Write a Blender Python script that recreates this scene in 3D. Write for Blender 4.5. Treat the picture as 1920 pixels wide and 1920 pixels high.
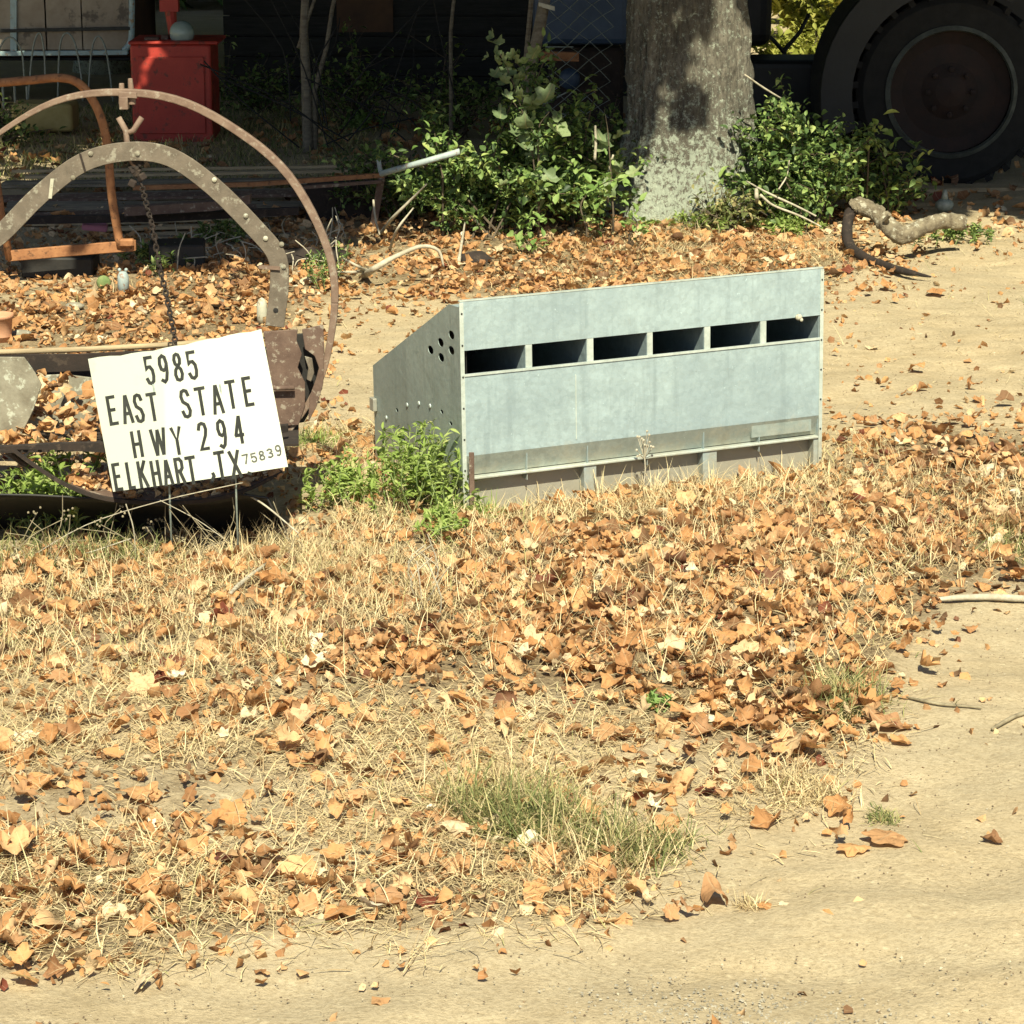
import bpy, bmesh, math, random
import numpy as np
from mathutils import Vector, Matrix, Euler, noise
random.seed(7); rng = np.random.default_rng(7)
R = math.radians
for o in list(bpy.data.objects): bpy.data.objects.remove(o, do_unlink=True)
S = bpy.context.scene
COL = S.collection

# ------------------------------------------------------------ camera
F = 5000.0; PIT = R(15); CH = 2.9
cam = bpy.data.cameras.new('camera'); co = bpy.data.objects.new('camera', cam); COL.objects.link(co)
cam.sensor_width = 36; cam.lens = 36*F/1920; cam.clip_start = .1; cam.clip_end = 2000
co.location = (0, 0, CH); co.rotation_euler = (R(90)-PIT, 0, 0)
S.camera = co
S.render.resolution_x = 1024; S.render.resolution_y = 1024

# ------------------------------------------------------------ sky and sun
SUN_AZ = R(3); SUN_EL = R(49)
tosun = Vector((math.sin(SUN_AZ)*math.cos(SUN_EL), -math.cos(SUN_AZ)*math.cos(SUN_EL), math.sin(SUN_EL)))
w = bpy.data.worlds.new('World'); S.world = w; w.use_nodes = True
wn = w.node_tree.nodes; wl = w.node_tree.links
sky = wn.new('ShaderNodeTexSky'); sky.sky_type = 'NISHITA'; sky.sun_disc = False
sky.sun_elevation = SUN_EL; sky.sun_rotation = math.atan2(tosun.x, tosun.y)
bg = wn['Background']; bg.inputs[1].default_value = .058
wl.new(sky.outputs[0], bg.inputs[0])
sl = bpy.data.lights.new('sun', 'SUN'); sl.energy = 5.0; sl.angle = R(.5); sl.color = (1, .95, .715)
so = bpy.data.objects.new('sun', sl); COL.objects.link(so)
so.rotation_euler = tosun.to_track_quat('Z', 'Y').to_euler()
S.view_settings.view_transform = 'Standard'; S.view_settings.look = 'None'
S.view_settings.gamma = 1; S.view_settings.use_curve_mapping = False
S.view_settings.exposure = .84

# ------------------------------------------------------------ measuring helpers
def ray(px, py):
    X = (px-960)/F; u = -(py-960)/F
    return Vector((X, math.cos(PIT)+u*math.sin(PIT), -math.sin(PIT)+u*math.cos(PIT)))
def at(px, py, Y):
    d = ray(px, py); t = Y/d.y
    return Vector((d.x*t, Y, CH+d.z*t))
def hgt(x, y):
    z = .018*math.sin(x*1.7+1.1)*math.cos(y*1.3+.4)+.010*math.sin(x*4.1+y*3.3)+.006*math.sin(x*9.3-y*7.7+1)
    z += .05*math.exp(-((x+.2)/1.6)**2-((y-9.0)/1.1)**2)
    z += .04*math.exp(-((x-1.6)/1.2)**2-((y-10.3)/.9)**2)
    return z
def gp(px, py):
    d = ray(px, py); z = 0
    for _ in range(6):
        t = (z-CH)/d.z; x, y = d.x*t, d.y*t; z = hgt(x, y)
    return Vector((x, y, z))
def topx(x, y, z):
    zz = z-CH; d = y*math.cos(PIT)-zz*math.sin(PIT); u = zz*math.cos(PIT)+y*math.sin(PIT)
    return 960+F*x/d, 960-F*u/d

# ------------------------------------------------------------ materials
def mat(name, build):
    m = bpy.data.materials.new(name); m.use_nodes = True
    nt = m.node_tree; b = nt.nodes['Principled BSDF']
    build(nt, b); return m
def N(nt, t, **k):
    n = nt.nodes.new(t)
    for a, v in k.items():
        if a in n.inputs.keys() if isinstance(a, str) else False: n.inputs[a].default_value = v
        else: setattr(n, a, v)
    return n
def tex(nt, scale, detail=4, rough=.6, coord='Object', stretch=None, kind='noise'):
    tc = nt.nodes.new('ShaderNodeTexCoord'); src = tc.outputs[coord]
    if stretch:
        mp = nt.nodes.new('ShaderNodeMapping'); mp.inputs['Scale'].default_value = stretch
        nt.links.new(src, mp.inputs[0]); src = mp.outputs[0]
    if kind == 'noise':
        n = nt.nodes.new('ShaderNodeTexNoise'); n.inputs['Scale'].default_value = scale
        n.inputs['Detail'].default_value = detail; n.inputs['Roughness'].default_value = rough
        nt.links.new(src, n.inputs['Vector']); return n.outputs['Fac']
    n = nt.nodes.new('ShaderNodeTexVoronoi'); n.inputs['Scale'].default_value = scale
    nt.links.new(src, n.inputs['Vector'])
    return n.outputs['Color'] if kind == 'cells' else n.outputs['Distance']
def ramp(nt, fac, stops):
    r = nt.nodes.new('ShaderNodeValToRGB'); e = r.color_ramp.elements
    while len(e) < len(stops): e.new(.5)
    for i, (p, c) in enumerate(stops):
        e[i].position = p; e[i].color = (c[0], c[1], c[2], 1) if not isinstance(c, (int, float)) else (c, c, c, 1)
    nt.links.new(fac, r.inputs[0]); return r.outputs[0]
def mixc(nt, f, a, b, mode='MIX'):
    m = nt.nodes.new('ShaderNodeMixRGB'); m.blend_type = mode
    for i, v in enumerate((f, a, b)):
        if isinstance(v, bpy.types.NodeSocket): nt.links.new(v, m.inputs[i])
        elif isinstance(v, (int, float)): m.inputs[i].default_value = v if i == 0 else (v, v, v, 1)
        else: m.inputs[i].default_value = (*v, 1)
    return m.outputs[0]
def bump(nt, b, h, strength=.4, dist=.01):
    bp = nt.nodes.new('ShaderNodeBump'); bp.inputs['Strength'].default_value = strength
    bp.inputs['Distance'].default_value = dist
    nt.links.new(h, bp.inputs['Height']); nt.links.new(bp.outputs[0], b.inputs['Normal'])
def setc(nt, b, c): nt.links.new(c, b.inputs['Base Color'])
def generic(name, c1, c2, scale=6, rough=.7, c3=None, f3=12, bs=.3, metal=0, stretch=None, lo=.35, hi=.65, bd=.004):
    def f(nt, b):
        c = ramp(nt, tex(nt, scale, 6, .65, stretch=stretch), [(lo, c1), (hi, c2)])
        if c3: c = mixc(nt, ramp(nt, tex(nt, f3, 5, .7), [(.56, 0), (.63, 1)]), c, c3)
        setc(nt, b, c); b.inputs['Roughness'].default_value = rough; b.inputs['Metallic'].default_value = metal
        bump(nt, b, tex(nt, scale*6, 5, .7, stretch=stretch), bs, bd)
    return mat(name, f)

def m_ground(nt, b):
    big = tex(nt, .55, 5, .6); mid = tex(nt, 3.5, 6, .65); fine = tex(nt, 60, 6, .75)
    streak = tex(nt, 2.2, 8, .75, stretch=(.6, 1.9, 1))
    c = ramp(nt, mid, [(.3, (.40, .315, .19)), (.5, (.49, .39, .245)), (.72, (.57, .465, .30))])
    c = mixc(nt, ramp(nt, streak, [(.42, 0), (.66, .6)]), c, (.35, .295, .20))
    c = mixc(nt, ramp(nt, big, [(.42, 0), (.6, .5)]), c, (.40, .34, .235))
    c = mixc(nt, ramp(nt, fine, [(.35, .55), (.55, 0)]), c, (.24, .18, .10))
    c = mixc(nt, ramp(nt, tex(nt, 22, 3, .6), [(.62, 0), (.72, .5)]), c, (.62, .52, .34))
    c = mixc(nt, ramp(nt, tex(nt, 40, 5, .8, stretch=(.5, 1.6, 1)), [(.60, 0), (.68, .6)]), c, (.20, .165, .11))
    a = nt.nodes.new('ShaderNodeAttribute'); a.attribute_name = 'lc'; sx = nt.nodes.new('ShaderNodeSeparateXYZ'); nt.links.new(a.outputs['Vector'], sx.inputs[0])
    mm = nt.nodes.new('ShaderNodeMath'); mm.operation = 'MULTIPLY_ADD'; nt.links.new(tex(nt, 9, 6, .8), mm.inputs[0]); mm.inputs[1].default_value = .9; nt.links.new(sx.outputs['X'], mm.inputs[2])
    c = mixc(nt, ramp(nt, mm.outputs[0], [(.72, 0), (1.0, .88)]), c, ramp(nt, fine, [(.4, (.10, .07, .04)), (.62, (.27, .20, .115))]))
    setc(nt, b, c); b.inputs['Roughness'].default_value = .95; b.inputs['Specular IOR Level'].default_value = .15
    h = mixc(nt, .5, fine, tex(nt, 14, 6, .7))
    h = mixc(nt, .10, h, streak)
    bump(nt, b, h, .95, .02)
M_ground = mat('sand_soil', m_ground)
def leafmat(name, stops, transl=.25, spots=(.10, .05, .02), rough=.75, vein=True):
    def f(nt, b):
        a = nt.nodes.new('ShaderNodeAttribute'); a.attribute_name = 'lc'
        sx = nt.nodes.new('ShaderNodeSeparateXYZ'); nt.links.new(a.outputs['Vector'], sx.inputs[0])
        c = ramp(nt, sx.outputs['Z'], stops)
        c = mixc(nt, ramp(nt, tex(nt, 55, 4, .7), [(.52, 0), (.68, .55)]), c, spots)
        if vein:
            wv = nt.nodes.new('ShaderNodeMath'); wv.operation = 'ABSOLUTE'; nt.links.new(sx.outputs['X'], wv.inputs[0])
            c = mixc(nt, ramp(nt, wv.outputs[0], [(0, .4), (.05, 0)]), c, (.55, .42, .25))
        setc(nt, b, c); b.inputs['Roughness'].default_value = rough
        b.inputs['Specular IOR Level'].default_value = .3
        t = nt.nodes.new('ShaderNodeBsdfTranslucent'); nt.links.new(c, t.inputs[0])
        mx = nt.nodes.new('ShaderNodeMixShader'); mx.inputs[0].default_value = transl
        nt.links.new(b.outputs[0], mx.inputs[1]); nt.links.new(t.outputs[0], mx.inputs[2])
        nt.links.new(mx.outputs[0], nt.nodes['Material Output'].inputs[0])
        bump(nt, b, tex(nt, 120, 3, .6), .3, .002)
    return mat(name, f)
LEAFSTOPS = [(0, (.10, .030, .018)), (.06, (.20, .055, .03)), (.11, (.17, .10, .055)), (.22, (.31, .155, .07)), (.40, (.49, .25, .10)),
             (.54, (.60, .34, .15)), (.64, (.40, .22, .11)), (.76, (.66, .42, .21)), (.88, (.62, .48, .30)), (.95, (.74, .62, .42)), (1, (.80, .72, .55))]
M_litter = leafmat('dry_leaf', LEAFSTOPS)
M_straw = leafmat('dry_straw', [(0, (.20, .14, .08)), (.15, (.42, .31, .17)), (.45, (.66, .53, .30)), (.8, (.78, .67, .42)), (.93, (.40, .38, .15)), (1, (.26, .30, .10))], .3, (.3, .2, .1), vein=False)
M_grass = leafmat('green_grass', [(0, (.13, .16, .055)), (.35, (.20, .24, .085)), (.6, (.40, .37, .16)), (1, (.66, .54, .28))], .35, (.2, .2, .08), vein=False)
M_weed = leafmat('weed_leaf', [(0, (.17, .25, .05)), (.5, (.33, .44, .11)), (.85, (.48, .55, .20)), (1, (.55, .5, .24))], .45, (.15, .25, .05), vein=False)
M_bush = leafmat('bush_leaf', [(0, (.035, .065, .025)), (.3, (.09, .15, .045)), (.55, (.22, .32, .09)), (1, (.46, .52, .18))], .3, (.02, .03, .01), .5, vein=False)
M_young = leafmat('young_leaf', [(0, (.16, .27, .07)), (.6, (.27, .40, .12)), (1, (.40, .50, .18))], .4, (.1, .2, .04), .55, vein=False)
M_oak = leafmat('oak_leaf', [(0, (.15, .21, .10)), (.6, (.24, .31, .15)), (1, (.33, .40, .20))], .35, (.1, .14, .06), .5)
M_canopy = leafmat('canopy_leaf', [(0, (.05, .08, .025)), (.6, (.08, .13, .04)), (1, (.14, .18, .06))], .12, (.04, .05, .02), .5, vein=False)
M_yellow = leafmat('yellow_leaf', [(0, (.25, .28, .05)), (.5, (.40, .42, .09)), (1, (.55, .5, .15))], .45, (.3, .25, .06), .6, vein=False)

def m_zinc(c0, c1, dirt=0):
    def f(nt, b):
        cells = tex(nt, 55, kind='cells'); bw = nt.nodes.new('ShaderNodeRGBToBW'); nt.links.new(cells, bw.inputs[0])
        c = ramp(nt, tex(nt, 3.5, 6, .6), [(.3, c0), (.7, c1)])
        c = mixc(nt, .10, c, bw.outputs[0], 'OVERLAY')
        c = mixc(nt, ramp(nt, tex(nt, 9, 7, .75), [(.50, 0), (.72, .6)]), c, [v*1.28 for v in c1])
        c = mixc(nt, ramp(nt, tex(nt, 5, 5, .7, stretch=(3, 3, .25)), [(.52, 0), (.68, .5)]), c, [v*.72 for v in c0])
        c = mixc(nt, ramp(nt, tex(nt, 1.6, 4, .6), [(.45, 0), (.62, .45)]), c, [c0[0]*.78, c0[1]*.80, c0[2]*.84])
        c = mixc(nt, ramp(nt, tex(nt, 11, 6, .8, stretch=(1, 1, .5)), [(.62, 0), (.72, .35)]), c, (.34, .30, .22))
        c = mixc(nt, ramp(nt, tex(nt, 38, 4, .8), [(.66, 0), (.72, .7)]), c, [min(1, v*1.6) for v in c1])
        c = mixc(nt, ramp(nt, tex(nt, 26, 4, .8, stretch=(1, 1, 2)), [(.68, 0), (.73, .6)]), c, (.20, .19, .16))
        tcz = nt.nodes.new('ShaderNodeTexCoord'); sz = nt.nodes.new('ShaderNodeSeparateXYZ'); nt.links.new(tcz.outputs['Object'], sz.inputs[0])
        ma = nt.nodes.new('ShaderNodeMath'); ma.operation = 'MULTIPLY_ADD'; nt.links.new(sz.outputs['Z'], ma.inputs[0]); ma.inputs[1].default_value = -1.6; nt.links.new(tex(nt, 7, 7, .8), ma.inputs[2])
        c = mixc(nt, ramp(nt, ma.outputs[0], [(.12, 0), (.42, .65)]), c, (.36, .32, .23))
        if dirt: c = mixc(nt, ramp(nt, tex(nt, 4, 6, .7), [(.35, .35), (.6, .9)]), c, (.34, .32, .265))
        setc(nt, b, c); b.inputs['Metallic'].default_value = .3; b.inputs['Roughness'].default_value = .52
        bump(nt, b, mixc(nt, .12, tex(nt, 2.6, 3, .5), tex(nt, 30, 4, .6)), .55, .03)
    return f
M_zinc = mat('galvanised_sheet', m_zinc((.31, .395, .415), (.385, .48, .49)))
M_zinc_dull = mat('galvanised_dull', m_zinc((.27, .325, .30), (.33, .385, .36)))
M_zinc_dirty = mat('galvanised_dirty', m_zinc((.28, .30, .27), (.34, .35, .30), 1))
M_zinc_band = mat('galvanised_stained', m_zinc((.24, .27, .245), (.33, .37, .34)))
M_zinc_lip = mat('galvanised_edge', m_zinc((.44, .50, .46), (.55, .60, .54)))
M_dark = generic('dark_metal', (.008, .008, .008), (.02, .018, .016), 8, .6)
M_black = generic('black_paint', (.012, .014, .012), (.03, .032, .028), 20, .6, bs=.05)
M_rust = generic('rust_brown', (.085, .05, .036), (.14, .09, .066), 14, .8, (.26, .22, .17), 30, .5)
M_rustring = generic('rust_weathered', (.14, .088, .062), (.21, .145, .105), 18, .75, (.26, .21, .16), 40, .4)
M_rustgrey = generic('rust_greybrown', (.10, .08, .058), (.155, .125, .093), 16, .8, (.24, .22, .17), 26, .5)
M_lichen = generic('lichen_iron', (.16, .14, .10), (.27, .25, .19), 12, .9, (.40, .41, .33), 22, .5)
M_rustorange = generic('rust_orange', (.22, .09, .035), (.36, .165, .068), 16, .8, (.12, .055, .025), 22, .4)
M_rustdark = generic('rust_dark', (.014, .010, .008), (.030, .019, .014), 9, .9, (.05, .035, .025), 20, .5)
M_white = generic('corrugated_plastic', (.53, .56, .485), (.58, .61, .53), 3, .5, bs=.02)
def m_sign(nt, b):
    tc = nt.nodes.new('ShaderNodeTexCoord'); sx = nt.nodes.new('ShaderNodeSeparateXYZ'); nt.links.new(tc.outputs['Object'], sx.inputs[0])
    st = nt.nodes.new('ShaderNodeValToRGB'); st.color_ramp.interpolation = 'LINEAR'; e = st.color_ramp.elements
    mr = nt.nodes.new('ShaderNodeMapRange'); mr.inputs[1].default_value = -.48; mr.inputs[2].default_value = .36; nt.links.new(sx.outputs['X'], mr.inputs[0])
    e[0].position = 0; e[0].color = (.47, .495, .42, 1); e[1].position = .40; e[1].color = (.49, .52, .445, 1)  # tone steps put a grey shade patch into the sheet's colour
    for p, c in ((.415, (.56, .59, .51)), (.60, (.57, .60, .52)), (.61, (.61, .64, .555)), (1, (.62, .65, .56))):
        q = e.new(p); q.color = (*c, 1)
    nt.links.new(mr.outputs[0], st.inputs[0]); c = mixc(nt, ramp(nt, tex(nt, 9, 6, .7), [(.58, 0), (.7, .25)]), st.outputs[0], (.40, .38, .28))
    setc(nt, b, c); b.inputs['Roughness'].default_value = .5
    bump(nt, b, tex(nt, 40, 2, .5, stretch=(1, 1, .05)), .08, .003)
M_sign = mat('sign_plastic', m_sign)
M_letter = generic('black_vinyl', (.012, .014, .012), (.03, .033, .028), 30, .5, bs=.0)
M_letter2 = generic('grey_ink', (.05, .055, .05), (.12, .125, .11), 60, .6, bs=.0)
M_wire = generic('wire_steel', (.16, .19, .17), (.26, .30, .27), 40, .5, bs=.1)
M_red = generic('red_paint', (.33, .025, .016), (.44, .042, .025), 5, .55, (.16, .03, .02), 10, .2)
M_blue = generic('blue_paint', (.02, .04, .08), (.04, .07, .12), 5, .5, bs=.1)
M_lightblue = generic('lightblue_trim', (.30, .42, .44), (.42, .55, .55), 8, .5, (.35, .25, .15), 14)
M_pane = generic('clouded_panel', (.22, .17, .12), (.40, .34, .26), 2.2, .5, (.10, .08, .06), 3, .1)
M_wood = generic('grey_wood', (.10, .085, .06), (.22, .19, .14), 5, .9, stretch=(1, 8, 8), bs=.5)
M_woodlight = generic('pale_wood', (.26, .20, .12), (.42, .33, .2), 5, .9, stretch=(1, 8, 8), bs=.5)
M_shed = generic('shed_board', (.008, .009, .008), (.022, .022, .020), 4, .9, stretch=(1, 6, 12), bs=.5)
M_brownpanel = generic('brown_panel', (.05, .025, .012), (.09, .045, .02), 4, .8)
M_tyre = generic('tyre_rubber', (.006, .006, .006), (.013, .013, .012), 10, .9, bs=.2)
M_rimgrey = generic('rim_edge', (.035, .04, .034), (.08, .09, .076), 8, .7)
M_hub = generic('hub_dark_red', (.010, .005, .004), (.022, .009, .006), 6, .8)
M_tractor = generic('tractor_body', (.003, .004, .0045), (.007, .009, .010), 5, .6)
M_twig = generic('dead_twig', (.30, .26, .19), (.48, .44, .34), 25, .9, bs=.4)
M_stem2 = generic('dry_brown_stem', (.16, .13, .08), (.34, .29, .19), 25, .9)
M_stem = generic('brown_stem', (.06, .045, .03), (.13, .10, .065), 25, .9)
M_tub = generic('yellow_tub', (.30, .24, .08), (.42, .34, .14), 4, .7)
M_glass = generic('glass_ball', (.20, .26, .23), (.32, .40, .36), 3, .15, bs=0)
M_pink = generic('pink_cloth', (.42, .16, .22), (.5, .2, .28), 8, .9)
M_pot = generic('clay_pot', (.45, .22, .12), (.55, .3, .18), 8, .8)
M_jug = generic('pale_plastic', (.36, .35, .27), (.46, .44, .34), 14, .7, (.25, .2, .13), 30)
M_stone = generic('pebble', (.30, .25, .17), (.50, .43, .31), 30, .9)
M_chaff = generic('dark_chaff', (.09, .06, .035), (.20, .14, .08), 30, .9)
M_lamp_blue = generic('bluegrey_pipe', (.26, .32, .32), (.38, .44, .42), 12, .6, (.25, .15, .1), 18)
def m_bark(nt, b):
    v = tex(nt, 9, 7, .75, stretch=(1.6, 1.6, .35)); fn = tex(nt, 34, 6, .8, stretch=(1.5, 1.5, .5))
    c = ramp(nt, v, [(.3, (.085, .074, .055)), (.47, (.24, .215, .165)), (.7, (.38, .345, .275))])
    c = mixc(nt, ramp(nt, fn, [(.38, .8), (.52, 0)]), c, (.05, .042, .032))
    c = mixc(nt, ramp(nt, tex(nt, 2.0, 4, .6), [(.40, .55), (.6, 0)]), c, (.10, .09, .07))
    sep = nt.nodes.new('ShaderNodeSeparateXYZ'); tc = nt.nodes.new('ShaderNodeTexCoord'); nt.links.new(tc.outputs['Object'], sep.inputs[0])
    zz = ramp(nt, sep.outputs['Z'], [(0.0, .13), (.4, .09), (.8, .015), (1, 0)])
    li = tex(nt, 23, 7, .85)
    ad = nt.nodes.new('ShaderNodeMath'); ad.operation = 'ADD'; nt.links.new(li, ad.inputs[0]); nt.links.new(zz, ad.inputs[1])
    c = mixc(nt, ramp(nt, ad.outputs[0], [(.55, 0), (.60, .9)]), c, (.55, .61, .49))
    c = mixc(nt, ramp(nt, tex(nt, 45, 3, .7), [(.68, 0), (.73, .8)]), c, (.5, .5, .4))
    setc(nt, b, c); b.inputs['Roughness'].default_value = .95
    bump(nt, b, mixc(nt, .5, v, fn), 1.0, .09)
M_bark = mat('tree_bark', m_bark)
M_log = generic('log_bark', (.13, .10, .065), (.32, .27, .18), 16, .95, (.50, .47, .36), 22, .9, stretch=(1, 1, 1), bd=.02)

# ------------------------------------------------------------ mesh builder
class MB:
    def __init__(s): s.v = []; s.f = []
    def add(s, vs, fs):
        n = len(s.v); s.v += [Vector(a) for a in vs]; s.f += [tuple(i+n for i in f) for f in fs]
    def box(s, c, size, M=None, bev=0):
        hx, hy, hz = [a/2 for a in size]
        vs = [Vector((x*hx, y*hy, z*hz)) for x in (-1, 1) for y in (-1, 1) for z in (-1, 1)]
        if M: vs = [M @ v for v in vs]
        s.add([v+Vector(c) for v in vs], [(0, 1, 3, 2), (4, 6, 7, 5), (0, 4, 5, 1), (2, 3, 7, 6), (0, 2, 6, 4), (1, 5, 7, 3)])
    def tube(s, pts, r, n=8, jit=0, caps=True):
        pts = [Vector(p) for p in pts]; k = len(pts)
        rs = r if isinstance(r, (list, tuple)) else [r]*k
        up = Vector((0, 0, 1)); vs = []; fs = []
        prev = None
        for i, p in enumerate(pts):
            t = (pts[min(i+1, k-1)]-pts[max(i-1, 0)]).normalized()
            if prev is None:
                a = t.cross(up)
                if a.length < .1: a = t.cross(Vector((1, 0, 0)))
            else: a = prev - t*prev.dot(t)
            a.normalize(); prev = a; b2 = t.cross(a)
            for j in range(n):
                an = 2*math.pi*j/n; rr = rs[i]*(1+random.uniform(-jit, jit))
                vs.append(p+a*math.cos(an)*rr+b2*math.sin(an)*rr)
        for i in range(k-1):
            for j in range(n):
                fs.append((i*n+j, i*n+(j+1) % n, (i+1)*n+(j+1) % n, (i+1)*n+j))
        if caps: fs.append(tuple(range(n))[::-1]); fs.append(tuple((k-1)*n+j for j in range(n)))
        s.add(vs, fs)
    def strip(s, pts, wv, tv):
        """rectangular bar along pts; wv, tv: full-width vectors (or lists)"""
        k = len(pts); vs = []; fs = []
        for i, p in enumerate(pts):
            a = Vector(wv[i] if isinstance(wv, list) else wv)/2; b = Vector(tv[i] if isinstance(tv, list) else tv)/2
            p = Vector(p); vs += [p-a-b, p+a-b, p+a+b, p-a+b]
        for i in range(k-1):
            for j in range(4): fs.append((i*4+j, i*4+(j+1) % 4, (i+1)*4+(j+1) % 4, (i+1)*4+j))
        fs += [(3, 2, 1, 0), tuple((k-1)*4+j for j in range(4))]
        s.add(vs, fs)
    def prism(s, poly, tv):
        n = len(poly); tv = Vector(tv); p = [Vector(a) for a in poly]
        s.add(p+[a+tv for a in p], [tuple(range(n))[::-1], tuple(range(n, 2*n))]+[(i, (i+1) % n, n+(i+1) % n, n+i) for i in range(n)])
    def sphere(s, c, r, n=10, m=6, sq=(1, 1, 1)):
        vs = []; fs = []
        for i in range(m+1):
            th = math.pi*i/m
            for j in range(n):
                a = 2*math.pi*j/n
                vs.append(Vector(c)+Vector((math.sin(th)*math.cos(a)*sq[0], math.sin(th)*math.sin(a)*sq[1], math.cos(th)*sq[2]))*r)
        for i in range(m):
            for j in range(n): fs.append((i*n+j, (i+1)*n+j, (i+1)*n+(j+1) % n, i*n+(j+1) % n))
        s.add(vs, fs)
    def lathe(s, c, prof, n=24, M=None):
        vs = []; fs = []; k = len(prof)
        for r, z in prof:
            for j in range(n):
                a = 2*math.pi*j/n; v = Vector((r*math.cos(a), r*math.sin(a), z))
                vs.append((M @ v if M else v)+Vector(c))
        for i in range(k-1):
            for j in range(n): fs.append((i*n+j, i*n+(j+1) % n, (i+1)*n+(j+1) % n, (i+1)*n+j))
        s.add(vs, fs)
    def build(s, name, m, parent=None, smooth=False, bevel=0, seg=1):
        me = bpy.data.meshes.new(name)
        inv = parent.matrix_basis.inverted() if parent else Matrix()
        me.from_pydata([inv @ v for v in s.v] if parent else s.v, [], s.f); me.update()
        bm = bmesh.new(); bm.from_mesh(me); bmesh.ops.recalc_face_normals(bm, faces=bm.faces); bm.to_mesh(me); bm.free()
        if smooth: me.polygons.foreach_set('use_smooth', [True]*len(me.polygons))
        me.materials.append(m)
        o = bpy.data.objects.new(name, me); COL.objects.link(o)
        if parent: o.parent = parent
        if bevel:
            md = o.modifiers.new('bevel', 'BEVEL'); md.width = bevel; md.segments = seg; md.limit_method = 'ANGLE'
        return o
def tag(o, label=None, cat=None, group=None, kind=None):
    if label: o['label'] = label
    if cat: o['category'] = cat
    if group: o['group'] = group
    if kind: o['kind'] = kind
    return o
def thing(name, loc, label, cat, group=None, rot=(0, 0, 0)):
    o = bpy.data.objects.new(name, None); COL.objects.link(o)
    o.location = loc; o.rotation_euler = rot; o.empty_display_size = .1
    o.matrix_basis = Matrix.Translation(Vector(loc)) @ Euler(rot).to_matrix().to_4x4()
    return tag(o, label, cat, group)
def smoothpts(pts, k=6):
    """Catmull-Rom through points"""
    P = [Vector(p) for p in pts]; P = [P[0]*2-P[1]]+P+[P[-1]*2-P[-2]]; out = []
    for i in range(1, len(P)-2):
        for j in range(k):
            t = j/k; a, b, c, d = P[i-1], P[i], P[i+1], P[i+2]
            out.append(.5*((2*b)+(c-a)*t+(2*a-5*b+4*c-d)*t*t+(3*b-a-3*c+d)*t**3))
    out.append(P[-2]); return out

# ---- numpy instancer of small leaf pieces into one mesh with a per-leaf colour number
def merge(name, variants, T, pick, rnd, m, parent=None):
    """variants: list of (V(n,3), tris(k,3), uv(n,2)); T: (N,4,4)"""
    allv, allf, alla = [], [], []; off = 0
    for vi, (V, Fc, uv) in enumerate(variants):
        idx = np.where(pick == vi)[0]
        if len(idx) == 0: continue
        M4 = T[idx]; n = len(V)
        P = np.einsum('nij,vj->nvi', M4[:, :3, :3], V)+M4[:, None, :3, 3]
        allv.append(P.reshape(-1, 3))
        allf.append((Fc[None]+(np.arange(len(idx))*n)[:, None, None]).reshape(-1, 3)+off)
        A = np.empty((len(idx), n, 3)); A[:, :, :2] = uv[None]; A[:, :, 2] = rnd[idx][:, None]
        alla.append(A.reshape(-1, 3)); off += len(idx)*n
    return rawmesh(name, np.concatenate(allv), np.concatenate(allf), np.concatenate(alla), m, parent)
def rawmesh(name, V, Fc, A, m, parent=None, smooth=False):
    me = bpy.data.meshes.new(name)
    if parent: V = V-np.array(parent.location)[None]
    me.vertices.add(len(V)); me.vertices.foreach_set('co', V.astype(np.float32).ravel())
    me.loops.add(len(Fc)*3); me.loops.foreach_set('vertex_index', Fc.astype(np.int32).ravel())
    me.polygons.add(len(Fc)); me.polygons.foreach_set('loop_start', np.arange(0, len(Fc)*3, 3, dtype=np.int32))
    if smooth: me.polygons.foreach_set('use_smooth', np.ones(len(Fc), dtype=bool))
    me.update(calc_edges=True)
    at_ = me.attributes.new('lc', 'FLOAT_VECTOR', 'POINT'); at_.data.foreach_set('vector', A.astype(np.float32).ravel())
    me.materials.append(m)
    o = bpy.data.objects.new(name, me); COL.objects.link(o)
    if parent: o.parent = parent
    return o
def rotmats(yaw, tiltx, tilty, sc):
    cy, sy = np.cos(yaw), np.sin(yaw); cx, sx = np.cos(tiltx), np.sin(tiltx); cz, sz = np.cos(tilty), np.sin(tilty)
    n = len(yaw); Z = np.zeros(n); O = np.ones(n)
    def m(a): return np.stack([np.stack(r, -1) for r in a], 1)
    Rz = m([[cy, -sy, Z], [sy, cy, Z], [Z, Z, O]]); Rx = m([[O, Z, Z], [Z, cx, -sx], [Z, sx, cx]]); Ry = m([[cz, Z, sz], [Z, O, Z], [-sz, Z, cz]])
    T = np.zeros((n, 4, 4)); T[:, :3, :3] = (Rz @ Rx @ Ry)*sc[:, None, None]; T[:, 3, 3] = 1
    return T
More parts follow.
